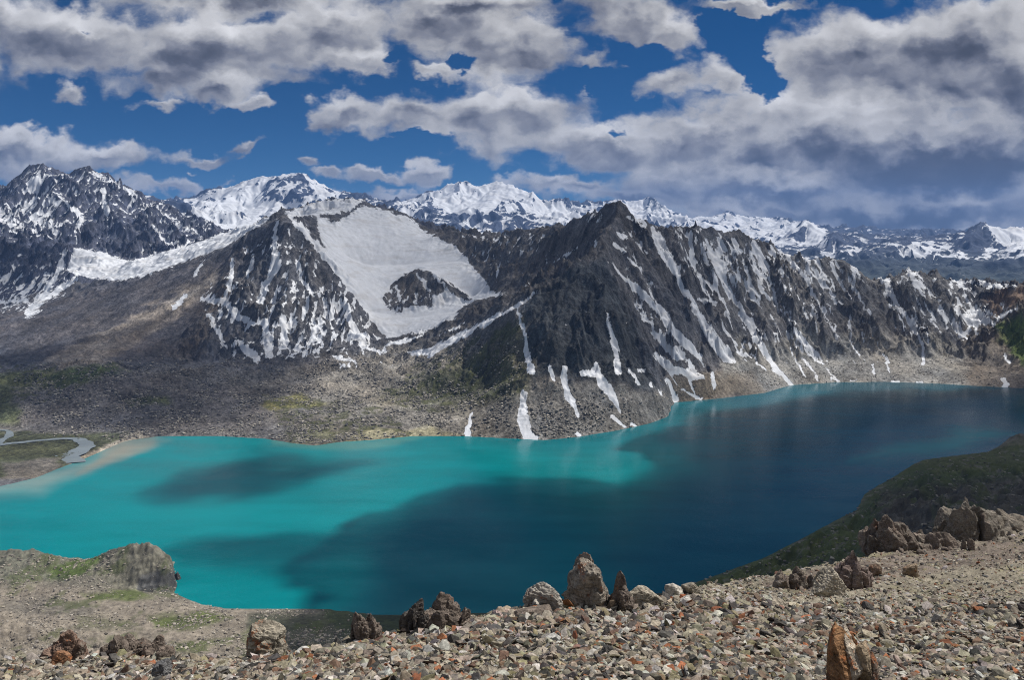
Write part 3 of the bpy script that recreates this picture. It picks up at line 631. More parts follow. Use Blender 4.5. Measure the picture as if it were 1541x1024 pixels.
def finish_D():
    T = TD; zb = T.z
    T.nm = (1-.5*T.anchor(5)).astype(f32)
    k = (T.Y/11000).astype(f32)
    wx = T.X+fbm(T.X, T.Y, 700, 3, 33)*180; wy = T.Y+fbm(T.X, T.Y, 700, 3, 39)*180
    z = zb+T.nm*(ridged(wx, wy, 1300, 5, 42, .42)-.42)*np.where(T.X/T.Y > .22, 120, 210)*k
    z, g = T.gullies(z, 760, 105, 5, seed=5, gain=.5)
    z = z+(ridged(T.X, T.Y, 150, 4, 48)-.4)*26*k
    z = z+sst(9500, 7800, T.Y)*sst(.15, .25, T.t)*((ridged(T.X, T.Y, 700, 4, 77)-.4)*110+fbm(T.X, T.Y, 260, 4, 78)*24)
    T.z = z.astype(f32)
    px, py = T.proj()
    gx, gy = T.grad(z); slope = np.hypot(gx, gy)
    conc = blur(z, 8)-z; conc /= np.std(conc)
    MD2 = Mask(-.1)
    def dens(pts, d, soft=8): MD2.poly(pts, soft, d*2-1, op='set')
    dens([(-330, 270), (240, 280), (300, 300), (300, 350), (-330, 360)], .45)
    dens([(285, 310), (330, 280), (400, 262), (455, 255), (510, 290), (440, 320), (430, 345), (330, 340)], .80)
    dens([(405, 268), (455, 262), (475, 285), (455, 300), (425, 305), (395, 290)], .46, 5)
    dens([(290, 305), (350, 300), (380, 330), (300, 335)], .95, 4)
    dens([(600, 300), (680, 270), (770, 262), (870, 310), (1040, 290), (1040, 335), (840, 335), (600, 335)], .88)
    dens([(610, 312), (650, 305), (690, 322), (750, 316), (800, 330), (840, 340), (700, 360), (620, 345)], .42, 5)
    dens([(770, 290), (790, 295), (815, 335), (780, 325)], .58, 4)
    dens([(1040, 320), (1230, 330), (1240, 360), (1000, 360)], .72)
    dens([(1240, 335), (1470, 335), (1440, 370), (1260, 375)], .34)
    dens([(1190, 355), (1212, 340), (1208, 362)], .35, 3); dens([(1213, 332), (1240, 346), (1236, 366), (1216, 362)], .95, 3)
    dens([(1100, 362), (1300, 378), (1300, 410), (1100, 410)], .42)
    dens([(1345, 368), (1380, 366), (1402, 382), (1350, 390)], .78, 4)
    dens([(1430, 365), (1478, 330), (1495, 345), (1490, 375), (1440, 385)], .25, 4)
    dens([(1482, 335), (1560, 345), (1900, 330), (1900, 370), (1515, 372), (1495, 360)], .95, 4)
    dens([(1440, 380), (1560, 370), (1900, 360), (1900, 388), (1450, 395)], .52, 5)
    dens([(1150, 402), (1350, 390), (1560, 395), (1900, 390), (1900, 440), (1150, 440)], .16, 6)
    dd = MD2.at(px+fbm(T.X, T.Y, 900, 3, 71)*6, py+fbm(T.X, T.Y, 500, 3, 75)*4)
    n = fbm(T.X, T.Y, 260, 6, 66, .68)*1.0+np.clip(conc, -2, 2)*.3-(slope-.9)*.45+g/60*(-.25)
    snow = np.clip((dd*1.4+n*1.15)*1.6*.5+.5, 0, 1)
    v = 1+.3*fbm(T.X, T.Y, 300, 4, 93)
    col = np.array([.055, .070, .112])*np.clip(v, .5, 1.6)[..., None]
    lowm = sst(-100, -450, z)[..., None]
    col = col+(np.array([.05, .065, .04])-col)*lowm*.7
    return snow.astype(f32), col.astype(f32)
sD, cD = finish_D()
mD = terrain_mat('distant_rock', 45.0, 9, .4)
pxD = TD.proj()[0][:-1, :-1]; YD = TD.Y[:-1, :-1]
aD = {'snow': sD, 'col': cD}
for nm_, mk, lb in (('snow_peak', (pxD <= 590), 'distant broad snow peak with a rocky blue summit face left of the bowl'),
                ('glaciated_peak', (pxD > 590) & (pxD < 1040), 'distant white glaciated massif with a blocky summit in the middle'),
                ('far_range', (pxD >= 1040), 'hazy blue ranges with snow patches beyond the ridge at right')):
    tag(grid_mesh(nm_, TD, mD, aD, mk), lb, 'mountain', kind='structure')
print('D', time.time()-T0, TD.z.shape)

# ================================================================== lake and river
TL = Terrain(-420, 1980, 640, 2300, 5, .006)
TL.z = np.full_like(TL.X, LAKE, dtype=f32)
lpx, lpy = TL.proj()
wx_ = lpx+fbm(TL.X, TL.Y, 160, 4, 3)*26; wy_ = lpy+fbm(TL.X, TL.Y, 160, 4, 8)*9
TURQ, DEEP_SHADED = (.0, .20, .215), (.006, .090, .132)  # second colour: blue of deeper water with cloud shade mixed in
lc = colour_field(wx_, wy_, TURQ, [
  ([(600, 640), (1000, 690), (1040, 700), (960, 760), (700, 730), (560, 820), (500, 960), (1980, 960), (1980, 560), (1000, 560)], (.003, .135, .165), 40),  # wedge of cloud shade put into the water colour
  ([(1060, 560), (1980, 540), (1980, 980), (1000, 980), (900, 840), (1080, 700)], DEEP_SHADED, 90),
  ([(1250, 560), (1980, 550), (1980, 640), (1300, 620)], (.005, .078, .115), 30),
  ([(1290, 688), (1340, 672), (1400, 664), (1440, 646), (1500, 642), (1525, 656), (1470, 672), (1440, 682), (1350, 690)], (.003, .21, .22), 16),  # sunlit gap in the cloud shade, painted as lighter water
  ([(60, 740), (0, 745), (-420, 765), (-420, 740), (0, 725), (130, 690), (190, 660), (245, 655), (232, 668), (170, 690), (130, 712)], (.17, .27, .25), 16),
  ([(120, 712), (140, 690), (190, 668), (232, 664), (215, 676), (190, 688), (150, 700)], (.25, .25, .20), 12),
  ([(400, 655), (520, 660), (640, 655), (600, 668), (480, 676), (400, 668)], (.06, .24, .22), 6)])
def water_mat():
    m, t, out = new_mat('lake_water')
    pos = t.n.new('ShaderNodeNewGeometry').outputs['Position']
    p2 = t.vm('MULTIPLY', pos, (1, 1.0, 1))
    n1 = t.noise(p2, .25, 4, .6); n2 = t.noise(p2, .02, 3, .6)
    b = t.new('ShaderNodeBump', {'Height': t.m('ADD', n1, t.m('MULTIPLY', n2, 2.0)), 'Strength': .45, 'Distance': .5})
    n3 = t.noise(t.vm('MULTIPLY', pos, (.35, 1.0, 1)), .012, 5, .6)
    col = t.vm('SCALE', t.attr('col', 'Color'), None); t.l.new(t.rng(n3, .25, .75, .78, 1.16), col.node.inputs['Scale'])
    ro = t.rng(n3, .3, .7, .10, .24)
    p = t.new('ShaderNodeBsdfPrincipled', {'Base Color': col, 'Roughness': ro, 'IOR': 1.33, 'Specular IOR Level': .3, 'Normal': b.outputs[0]})
    t.l.new(p.outputs[0], out.inputs[0]); return m
mW = water_mat()
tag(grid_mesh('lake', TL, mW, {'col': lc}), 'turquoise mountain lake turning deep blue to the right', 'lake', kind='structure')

def terrain_z(T, X, Y):
    t = np.asarray(X)/Y; l = np.log(Y)
    x = np.clip((t-T.t0)/(T.t1-T.t0)*(T.nc-1), 0, T.nc-1.001); y = np.clip((l-T.l0)/(T.l1-T.l0)*(T.nr-1), 0, T.nr-1.001)
    i = x.astype(int); j = y.astype(int); fx = x-i; fy = y-j; z = T.z
    return (z[j, i]*(1-fx)+z[j, i+1]*fx)*(1-fy)+(z[j+1, i]*(1-fx)+z[j+1, i+1]*fx)*fy

def ribbon(name, pts, ws, mat, label, lift=.5):
    """a strip of water laid on the flats; pts are photo points on level ground"""
    W = []
    for (px, py) in pts:
        Y = (-LAKE-5.5)*FPX/(py-HY); W.append(((px-CX)/FPX*Y, Y))
    W = np.array(W); n = 10
    s = np.linspace(0, len(W)-1, (len(W)-1)*n+1); P = np.zeros((len(s), 2)); wd = np.interp(s, range(len(W)), ws)
    for k, q in enumerate(s):
        i = min(int(q), len(W)-2); u = q-i
        p0, p1, p2, p3 = W[max(i-1, 0)], W[i], W[i+1], W[min(i+2, len(W)-1)]
        P[k] = .5*((2*p1)+(-p0+p2)*u+(2*p0-5*p1+4*p2-p3)*u*u+(-p0+3*p1-3*p2+p3)*u**3)
    d = np.gradient(P, axis=0); d /= np.linalg.norm(d, axis=1)[:, None]; nv = np.stack([-d[:, 1], d[:, 0]], 1)
    cs = np.linspace(-1, 1, 7); co = []
    for c in cs:
        q = P+nv*(wd*c*.5*(1+.45*fbm(P[:, 0]+c*40, P[:, 1], 28, 3, 5)))[:, None]
        co.append(np.stack([q[:, 0], q[:, 1], terrain_z(TB, q[:, 0], q[:, 1])+lift], 1))
    zz = np.min([c[:, 2] for c in co], axis=0)*.0+np.mean([c[:, 2] for c in co], axis=0)+lift*.6
    for c in co: c[:, 2] = zz
    co = np.stack(co, 1).reshape(-1, 3); m = len(P); k = len(cs)
    f = [[i*k+j, i*k+j+1, (i+1)*k+j+1, (i+1)*k+j] for i in range(m-1) for j in range(k-1)]
    o = raw_mesh(name, co, np.array(f), mat, {'col': np.tile(np.array([[.20, .235, .25]]), (len(co), 1))})
    return tag(o, label, 'river', kind='structure')
ribbon('river', [(-60, 676), (-10, 672), (22, 668), (60, 664), (104, 661), (124, 664), (129, 671), (116, 680), (100, 686), (92, 694)], [16, 15, 13, 11, 13, 20, 27, 34, 46, 60], mW, 'pale glacial river looping through the green flats into the lake')
ribbon('side_channel', [(-4, 671), (2, 664), (14, 657), (12, 650), (0, 649), (-40, 650)], [12, 12, 12, 10, 8, 8], mW, 'narrow side channel of the river at the left edge')
# ================================================================== near shore: headland, hummocks, dark green slope
TM = Terrain(-330, 1880, 104, 1560, 1.7, .0026)
A = TM.add
nsh = [(-330, 846), (0, 838), (60, 836), (100, 839), (140, 842), (200, 845), (262, 846), (272, 852), (273, 866), (266, 880), (262, 893), (280, 901), (300, 909), (330, 915), (380, 918), (430, 918), (490, 917), (560, 925),
       (640, 928), (760, 920), (900, 905), (1000, 892), (1050, 876), (1090, 862), (1150, 840), (1200, 815), (1230, 798), (1290, 768), (1298, 745), (1350, 715), (1372, 700), (1390, 692), (1440, 686), (1490, 680), (1515, 668), (1541, 658),
       (1620, 650), (1880, 640)]
sh = A(nsh)
TM.lines.append([(a[0], a[1]+.035, LAKE-12) for a in sh])
A([(-330, None, 1559, -400), (1880, None, 1559, -400)])
A([(-330, None, 105, -92), (300, None, 105, -90), (520, None, 105, -84), (800, None, 105, -72), (1000, None, 105, -66), (1300, None, 105, -56), (1541, None, 105, -50), (1880, None, 105, -42)])
A([(140, 838, 885), (165, 831, 878), (200, 827, 872), (235, 829, 866), (258, 838, 858), (270, 850, 850)])
A([(150, 850, 855), (200, 850, 845), (245, 852, 840), (262, 860, 836)])
A([(258, 884, 824), (240, 888, 818), (210, 885, 822), (175, 880, 825)])
A([(-330, 838, 880), (0, 831, 880), (50, 829, 880), (95, 833, 880), (125, 840, 880)])
A([(-330, 880, 820), (0, 868, 825), (60, 872, 822), (130, 874, 822)])
A([(0, 905, 775), (100, 900, 785), (200, 905, 780), (280, 915, 770)])
A([(240, 928, 745), (320, 925, 752), (400, 924, 758), (460, 925, 762)])
A([(-330, 960, 690), (0, 945, 700), (100, 950, 700), (200, 955, 700), (300, 958, 705), (380, 955, 715), (470, 950, 720)])
A([(-330, 1000, 600), (0, 990, 610), (150, 990, 620), (300, 990, 630), (430, 985, 640), (520, 975, 660), (600, 960, 690)])
A([(640, 960, 700), (800, 950, 720), (1000, 915, 770)])
A([(-330, None, 300, -240), (520, None, 300, -225), (1000, None, 320, -190), (1200, None, 320, -150)])
A([(1060, 884, 800), (1120, 872, 780), (1180, 860, 760), (1250, 838, 760), (1300, 815, 780), (1340, 790, 800)])
A([(1400, 700, 1230), (1450, 692, 1260), (1500, 688, 1290), (1541, 684, 1310), (1880, 670, 1340)])
A([(1490, 678, 1360), (1520, 664, 1375), (1545, 656, 1380), (1700, 640, 1400), (1880, 630, 1400)])
A([(1320, 752, 1030), (1360, 738, 1060), (1440, 730, 1080), (1541, 722, 1090), (1880, 710, 1100)])
A([(1330, 780, 850), (1420, 765, 860), (1500, 755, 870), (1541, 750, 880), (1880, 735, 900)])
A([(1330, 830, 480), (1541, 800, 520), (1880, 770, 540)])
TM.solve()
ZM = [([(-330, 830), (120, 828), (140, 860), (60, 880), (-330, 885)], (.15, .15, .115), 8),
 ([(130, 835), (200, 822), (285, 840), (280, 895), (200, 895), (140, 875)], (.145, .138, .108), 6),
 ([(205, 868), (262, 858), (282, 862), (262, 894), (205, 894)], (.07, .07, .068), 4),
 ([(75, 855), (120, 838), (158, 832), (150, 850), (120, 866), (70, 874)], (.075, .105, .03), 6),
 ([(-330, 880), (70, 880), (240, 900), (470, 920), (520, 980), (400, 985), (-330, 1000)], (.235, .205, .165), 12),
 ([(0, 905), (70, 900), (150, 915), (140, 930), (20, 925)], (.16, .145, .12), 7),
 ([(120, 893), (200, 888), (235, 900), (150, 905)], (.10, .12, .045), 5),
 ([(225, 930), (300, 922), (350, 928), (290, 945), (235, 945)], (.095, .115, .04), 6),
 ([(260, 970), (330, 962), (370, 952), (350, 966), (300, 980), (265, 982)], (.10, .115, .05), 5),
 ([(120, 925), (200, 935), (190, 950), (110, 945)], (.13, .125, .085), 6),
 ([(370, 925), (430, 918), (540, 925), (560, 970), (460, 990), (385, 970)], (.075, .078, .055), 9),
 ([(480, 915), (600, 922), (1000, 890), (1000, 930), (600, 985), (500, 945)], (.05, .062, .03), 6),
 ([(1000, 880), (1290, 770), (1300, 740), (1390, 690), (1900, 640), (1900, 900), (1000, 930)], (.065, .088, .036), 8),
 ([(1060, 880), (1280, 790), (1300, 820), (1180, 862), (1080, 888)], (.085, .105, .035), 6),
 ([(1330, 740), (1560, 715), (1900, 705), (1900, 790), (1300, 830)], (.075, .072, .06), 14),
 ([(1385, 690), (1480, 684), (1490, 690), (1400, 700)], (.20, .22, .07), 3),
 ([(1380, 690), (1541, 668), (1900, 655), (1900, 700), (1400, 712)], (.095, .11, .045), 5)]
def finish_M():
    T = TM; zb = T.z.copy(); px, py = T.proj()
    T.nm = sst(LAKE+.5, LAKE+26, zb).astype(f32)*.9+.1*sst(LAKE, LAKE+3, zb).astype(f32)
    T.nm = T.nm*sst(120, 480, T.Y)
    right = sst(950, 1100, px)
    lefth = Mask(-1).poly([(-330, 832), (0, 832), (140, 832), (150, 868), (60, 884), (-330, 890)], 8).at(px, py)*.5+.5
    head = np.maximum(Mask(-1).poly([(135, 836), (200, 820), (290, 840), (285, 898), (200, 895), (140, 878)], 6).at(px, py), 0)
    z = zb+T.nm*fbm(T.X, T.Y, 90, 4, 12)*(11+7*right)+T.nm*(ridged(T.X, T.Y*1.6, 26, 4, 14)-.4)*(3.0+.6*right)
    keep_ = T.nm; T.nm = T.nm*(1-.9*head)
    z, g = T.gullies(z, 60, 3.2, 4, seed=9, gain=.6, slopemin=.05, slopemax=.5)
    T.nm = keep_
    ry = T.Y*.8+T.X*.5; rx = T.X
    z = z+(ridged(rx, ry, 13, 5, 17)-.4)*(head*2.6+lefth*1.5+.5*T.nm)
    # terraces of the dark slope: layered outcrops
    z = z+right*T.nm*(sst(-.1, .25, pn(zb/9+fbm(T.X, T.Y, 120, 3, 3)*1.6, T.X/260))-.5)*7
    z = z+T.nm*fbm(T.X, T.Y, 3.5, 3, 19)*.5
    T.z = z.astype(f32)
    px, py = T.proj()
    col = colour_field(px+fbm(T.X, T.Y, 25, 4, 21)*10, py+fbm(T.X, T.Y, 25, 4, 22)*5, (.16, .15, .12), ZM)
    gr = fbm(T.X, T.Y, 5, 4, 31, .65); v = 1+.55*gr+.3*fbm(T.X, T.Y, 30, 4, 33)
    cr = ridged(rx, ry*1.5, 9, 4, 17); v = v*(1+(head+.5*lefth)*.75*pn(T.z/1.6+fbm(T.X, T.Y, 30, 3, 71)*3, T.X/40))
    col = col*np.clip(v, .3, 2)[..., None]
    gs = sst(.18, .5, fbm(T.X, T.Y*.7, 40, 5, 41)+.12*right)[..., None]*.6
    col = col+(np.array([.075, .095, .03])-col)*gs
    rs = sst(.38, .62, fbm(T.X, T.Y, 14, 5, 47, .6)*.6+.3)[..., None]*right[..., None]*.9
    col = col+(np.array([.17, .165, .145])-col)*rs*sst(.4, .8, fbm(T.X, T.Y*1.8, 60, 4, 49)+.5)[..., None]
    zmx = np.maximum.reduce([T.z[:-1, :-1], T.z[1:, :-1], T.z[:-1, 1:], T.z[1:, 1:]])
    return np.clip(col, .01, .8).astype(f32), zmx > LAKE-6
cM, kM = finish_M()
mM = terrain_mat('hillside', .9, .35, .6)
cMm = (TM.proj()[0][:-1, :-1] < 700)
aM = {'snow': np.zeros_like(TM.z), 'col': cM}
tag(grid_mesh('headland', TM, mM, aM, kM & cMm), 'low tan and green headland with a rocky knob jutting into the lake', 'headland', kind='structure')
tag(grid_mesh('green_hillside', TM, mM, aM, kM & ~cMm), 'dark green hillside in cloud shade along the right shore', 'hillside', kind='structure')
print('M', time.time()-T0, TM.z.shape)

# ================================================================== the scree slope underfoot
TN = Terrain(-900, 2500, 5.4, 106, 3.0, .0038)
A = TN.add
crest = [(-900, 1000, 12), (-330, 1000, 13), (0, 988, 14), (60, 985, 14.5), (110, 982, 15), (200, 978, 15), (260, 990, 14.5), (330, 992, 14.5), (430, 985, 15), (520, 962, 16), (600, 948, 17), (700, 930, 18), (800, 917, 19), (885, 908, 20), (950, 903, 21), (1000, 896, 24), (1060, 880, 30),
         (1120, 870, 36), (1180, 862, 42), (1250, 848, 50), (1330, 832, 60), (1400, 815, 66), (1480, 800, 72), (1541, 788, 76), (1700, 760, 80), (1880, 730, 84), (2500, 640, 84)]
A(crest)
TN.lines.append([((c[0]-CX)/FPX, math.log(min(c[2]*1.12, 104)), -(c[1]-HY)/FPX*c[2]-c[2]*.12*1.1) for c in crest])
A([(-900, None, 105.9, -94), (300, None, 105.9, -92), (520, None, 105.9, -86), (800, None, 105.9, -74), (1000, None, 105.9, -68), (1300, None, 105.9, -58), (1541, None, 105.9, -52), (1880, None, 105.9, -44), (2500, None, 105.9, -34)])
A([(-900, 1100, 5.45), (770, 1105, 5.45), (1541, 1105, 5.45), (2500, 1080, 5.45)])
A([(-330, 1045, 8), (0, 1035, 8.2), (400, 1032, 8.4), (770, 1020, 8.8), (1200, 1015, 8.8), (1541, 1012, 8.8), (1880, 1000, 8.8)])
A([(500, 985, 12.5), (770, 960, 13.5), (1100, 950, 14), (1541, 945, 14), (1880, 930, 14)])
A([(1000, 908, 20), (1150, 905, 21), (1300, 903, 21.5), (1541, 900, 22), (1880, 885, 22)])
A([(1040, 898, 25), (1180, 884, 32), (1330, 868, 38), (1541, 846, 44), (1880, 800, 48)])
TN.solve()
def finish_N():
    T = TN; zb = T.z
    k = np.sqrt(T.Y/12)
    z = zb+fbm(T.X, T.Y, 3.5, 4, 5)*.16*k+fbm(T.X, T.Y, .9, 3, 8)*.05*k+(ridged(T.X, T.Y, .34, 3, 9)-.4)*.04*k
    T.z = z.astype(f32); px, py = T.proj()
    col = colour_field(px+fbm(T.X, T.Y, 2, 3, 5)*30, py+fbm(T.X, T.Y, 2, 3, 6)*8, (.22, .20, .17), [
      ([(960, 895), (1541, 770), (1900, 700), (1900, 900), (1000, 912)], (.24, .215, .165), 8),
      ([(1150, 880), (1330, 830), (1560, 800), (1560, 840), (1300, 880), (1180, 900)], (.17, .14, .115), 8),
      ([(600, 950), (660, 930), (730, 925), (700, 945), (620, 962)], (.19, .17, .08), 4),
      ([(-330, 960), (300, 960), (300, 1000), (-330, 1010)], (.17, .15, .125), 8)])
    col = col*np.clip(1+.5*fbm(T.X, T.Y, .25, 3, 31, .7)+.35*fbm(T.X, T.Y, 3, 4, 32), .3, 2)[..., None]
    ye = sst(.2, .6, fbm(T.X, T.Y*.6, 2.5, 5, 37))[..., None]*.5
    col = col+(np.array([.26, .24, .13])-col)*ye
    return np.clip(col, .01, .8).astype(f32)
cN = finish_N()
cN = cN*.98
mN = terrain_mat('gravel', .035, .02, .75)
tag(grid_mesh('scree_slope', TN, mN, {'snow': np.zeros_like(TN.z), 'col': cN}), 'beige gravel slope underfoot', 'ground', kind='structure')
print('N', time.time()-T0, TN.z.shape)

# ------------------------------------------------------------------ rock building
def icosphere(n):
    import bmesh
    bm = bmesh.new(); bmesh.ops.create_icosphere(bm, subdivisions=n, radius=1)
    v = np.array([x.co for x in bm.verts]); f = np.array([[q.index for q in p.verts] for p in bm.faces]); bm.free(); return v, f
ICO = {k: icosphere(k) for k in (1, 2, 4, 5)}
def chunk(r, sub, scale, nplanes=14, rough=.0, tilt=0, strata=0):
    """one angular broken piece: the inside of random cleavage planes"""
    v, f = ICO[sub]; v = v.copy()
    n = r.normal(size=(nplanes, 3)); n /= np.linalg.norm(n, axis=1)[:, None]
    d = r.uniform(.55, 1.0, nplanes)
    dt = v@n.T
    with np.errstate(divide='ignore'): rr = np.where(dt > .05, d/np.maximum(dt, .05), 9)
    rad = np.minimum(rr.min(1), 1.25)
    p = v*rad[:, None]*np.array(scale)
    if rough:
        s = max(scale)
        o = r.uniform(0, 50, 3)
        q = p/s+o
        lay = np.stack([q[:, 0]*1.5, q[:, 1]*1.5, q[:, 2]*7+q[:, 0]*2], 1) if strata else q*3.2
        a = (1-np.abs(pn3(lay))*2)*.5+pn3(q*6)*.35+(1-np.abs(pn3(q*11)))*.22+pn3(q*24)*.14
        p = p+v*(a*rough*s)[:, None]
    return p, f
def rotm(ax, ay, az):
    ca, sa = math.cos(ax), math.sin(ax); cb, sb = math.cos(ay), math.sin(ay); cc, sc = math.cos(az), math.sin(az)
    return np.array([[cc, -sc, 0], [sc, cc, 0], [0, 0, 1]])@np.array([[cb, 0, sb], [0, 1, 0], [-sb, 0, cb]])@np.array([[1, 0, 0], [0, ca, -sa], [0, sa, ca]])

def rock_mat():
    m, t, out = new_mat('outcrop_rock')
    tcn = t.n.new('ShaderNodeTexCoord').outputs['Object']
    n1 = t.noise(tcn, 9, 7, .65); n2 = t.noise(tcn, 32, 4, .65); n0 = t.noise(tcn, 2.2, 3, .5)
    wv = t.noise(t.vm('MULTIPLY', tcn, (3, 3, 17)), 1.6, 5, .6)
    k = t.m('ADD', t.m('MULTIPLY', t.m('SUBTRACT', n1, .5), 2.4), t.m('ADD', t.m('MULTIPLY', t.m('SUBTRACT', n2, .5), 1.4), t.m('MULTIPLY', t.m('SUBTRACT', wv, .5), 1.6)))
    k = t.m('MAXIMUM', t.m('ADD', k, 1.0), .18)
    col = t.vm('SCALE', t.attr('col', 'Color'), None); t.l.new(k, col.node.inputs['Scale'])
    li = t.m('ADD', t.attr('lichen'), t.m('MULTIPLY', t.m('SUBTRACT', n2, .5), 2.0))
    c = t.mix(t.m('MULTIPLY', t.rng(li, .62, .95), .85), col, (.36, .125, .045))
    c = t.mix(t.m('MULTIPLY', t.rng(n0, .55, .62), t.rng(n2, .45, .6, 0, .6)), c, (.34, .33, .28))
    b = t.new('ShaderNodeBump', {'Height': t.m('ADD', t.m('ADD', n1, wv), t.m('MULTIPLY', n2, .4)), 'Strength': 1.0, 'Distance': .05})
    p = t.new('ShaderNodeBsdfPrincipled', {'Base Color': c, 'Roughness': .9, 'Normal': b.outputs[0], 'Specular IOR Level': .2})
    t.l.new(p.outputs[0], out.inputs[0]); return m
mR = rock_mat()

SKIRT = []
def find_Y(T, px, py):
    """distance at which the ground in column px appears at row py"""
    i = int(round(((px-CX)/FPX-T.t0)/(T.t1-T.t0)*(T.nc-1)))
    sy = HY-T.z[:, i]/T.Y[:, i]*FPX
    k = np.argmax(sy <= py) if (sy <= py).any() else int(np.argmin(sy))
    return float(T.Y[k, i])

def outcrop(name, label, px, base, w, h, col=(.2, .18, .15), shards=7, style='blocky', lichen=.3, seed=1, depth=.8, Y=None, cat='rock', T=None, group=None):
    T = T or TN
    if style == 'crag': h = h*.9; base = base+3
    Y = Y or find_Y(T, px, base)
    X = (px-CX)/FPX*Y; m = Y/FPX
    W, H = w*m, h*m
    zg = float(terrain_z(T, np.array([X]), np.array([Y]))[0])
    r = np.random.default_rng(seed)
    zb = HY-base; z0 = min(zg, -(base-HY)*m)-.12*H
    H = H*1.12
    V, F, CO, LI = [], [], [], []; off = 0
    if style in ('crag', 'tower', 'fin'): shards = int(shards*1.7)
    for k in range(shards):
        q = 0 if k == 0 else 1
        if style == 'tower':
            cx = r.uniform(-.26, .26)*W*q; cy = r.uniform(-.3, .3)*W*depth*q; hh = H*r.uniform(.45, 1.0) if q else H
            hh *= 1-.5*abs(cx)/(W*.5); sx = W*r.uniform(.26, .36) if q else W*.48
            s = (sx, sx*depth*1.1, hh*.52); c = (cx, cy, hh*.5); R = rotm(r.uniform(-.12, .12), r.uniform(-.16, .16), r.uniform(0, 6))
        elif style == 'fin':
            cx = r.uniform(-.34, .34)*W*q; hh = H*(r.uniform(.4, .9) if q else 1)*(1-.6*abs(cx)/(W*.5)); s = (W*r.uniform(.10, .2), W*depth*.5, hh*.58)
            c = (cx, r.uniform(-.2, .2)*W, hh*.48); R = rotm(r.uniform(-.15, .15), r.uniform(-.1, .45), r.uniform(-.4, .4))
        elif style == 'slab':
            cx = (-.26+.12*k)*W; hh = H*(1-.08*k-.1*(k > 3)+r.uniform(-.06, .06)); s = (W*.27, W*depth*.55, hh*.56); c = (cx, r.uniform(-.12, .12)*W, hh*.46); R = rotm(r.uniform(-.06, .06), r.uniform(.02, .12), r.uniform(-.25, .25))
        elif style == 'crag':
            cx = r.uniform(-.42, .42)*W; cy = r.uniform(-.3, .3)*W*depth; hh = H*r.uniform(.55, 1.0)*(1-.45*abs(cx)/(W*.5))
            sx = W*r.uniform(.10, .24); s = (sx, sx*r.uniform(.7, 1.3), hh*.55); c = (cx, cy, hh*.45); R = rotm(r.uniform(-.25, .25), r.uniform(-.3, .3), r.uniform(0, 6))
        else:
            cx = r.uniform(-.22, .22)*W*q; cy = r.uniform(-.2, .2)*W*q; hh = H*(r.uniform(.4, .8) if q else 1)
            s = (W*(.46 if not q else r.uniform(.2, .3)), W*(.46 if not q else .25)*depth, hh*.55); c = (cx, cy, hh*.42); R = rotm(r.uniform(-.2, .2), r.uniform(-.2, .2), r.uniform(-.5, .5))
        p, f = chunk(r, 5 if (w > 40 and k < 3) else 4, (1, 1, 1), 12 if style == 'slab' else 14, 0)
        p = p*np.array(s)
        sc = max(s); o = r.uniform(0, 60, 3); nrm = ICO[5 if (w > 40 and k < 3) else 4][0]
        qn = p/(W*.5)+o
        lay = np.stack([qn[:, 0]*1.6+qn[:, 1], qn[:, 1]*1.6, qn[:, 2]*6.5+qn[:, 0]*2.2], 1)
        a = (.5-np.abs(pn3(lay)))*1.1+(.4-np.abs(pn3(qn*5)))*.8+(.4-np.abs(pn3(qn*11)))*.45+pn3(qn*23)*.22
        p = p+nrm*(a*(.05 if style == 'slab' else .085)*min(W, H)*.8)[:, None]
        p = p@R.T+np.array(c)
        tone = r.uniform(.75, 1.25)
        V.append(p); F.append(f+off); off += len(p)
        vv = np.clip(tone*(1+.5*pn3(qn*2.5)), .4, 1.8)
        cc_ = [(.36, .20, .10), (.45, .39, .31), (.33, .18, .10), (.32, .25, .17), (.20, .16, .125), (.29, .24, .18)][k % 6] if style == 'slab' else col
        CO.append(np.array(cc_)[None]*vv[:, None]); LI.append(np.clip(lichen+pn3(p/(W*.5)*2.2+9)*.75, 0, 1))
    if w > 15 and T is TN:                               # broken pieces banked round its foot
        for k in range(26):
            aa = r.uniform(0, 6.28); rd = r.uniform(.35, .75)*W; sz = W*r.uniform(.03, .085)
            p, f = chunk(r, 2, (sz, sz*r.uniform(.5, 1), sz*r.uniform(.4, .8)), 10)
            p = p@rotm(r.normal(0, .4), r.normal(0, .4), aa).T
            xx, yy = math.cos(aa)*rd, math.sin(aa)*rd*.8-W*.1
            gz = float(terrain_z(T, np.array([X+xx]), np.array([Y+yy]))[0])-z0
            SKIRT.append((p+np.array([xx+X, yy+Y, gz+sz*.2+z0]), f, np.array(col)*r.uniform(.7, 1.4)))
    V = np.concatenate(V)
    # trim to the traced height and width, seat on the ground
    V[:, 2] *= H/max(np.percentile(V[:, 2], 99.3), 1e-6); V[:, 0] *= W/(np.percentile(V[:, 0], 99.3)-np.percentile(V[:, 0], .7)); V[:, 0] -= (V[:, 0].max()+V[:, 0].min())/2
    o = raw_mesh(name, V, np.concatenate(F), mR, {'col': np.concatenate(CO), 'lichen': np.concatenate(LI)}, smooth=False)
    o.location = (X, Y, z0)
    return tag(o, label, cat, group)
GREY, DARK, BEIGE, RUST, PALE = (.27, .24, .20), (.165, .135, .112), (.33, .295, .235), (.30, .16, .09), (.42, .39, .34)
O = outcrop
O('rock_tower', 'tall blocky grey rock tower standing against the lake at the middle of the crest', 883, 914, 60, 68, GREY, 9, 'tower', .36, 8)
O('pale_boulder', 'pale triangular boulder left of the tall rock tower', 817, 918, 52, 36, PALE, 5, 'boulder', .22, 5)
O('rock_fin', 'dark splintered rock fin just right of the tall rock tower', 934, 917, 38, 44, DARK, 7, 'fin', .22, 7)
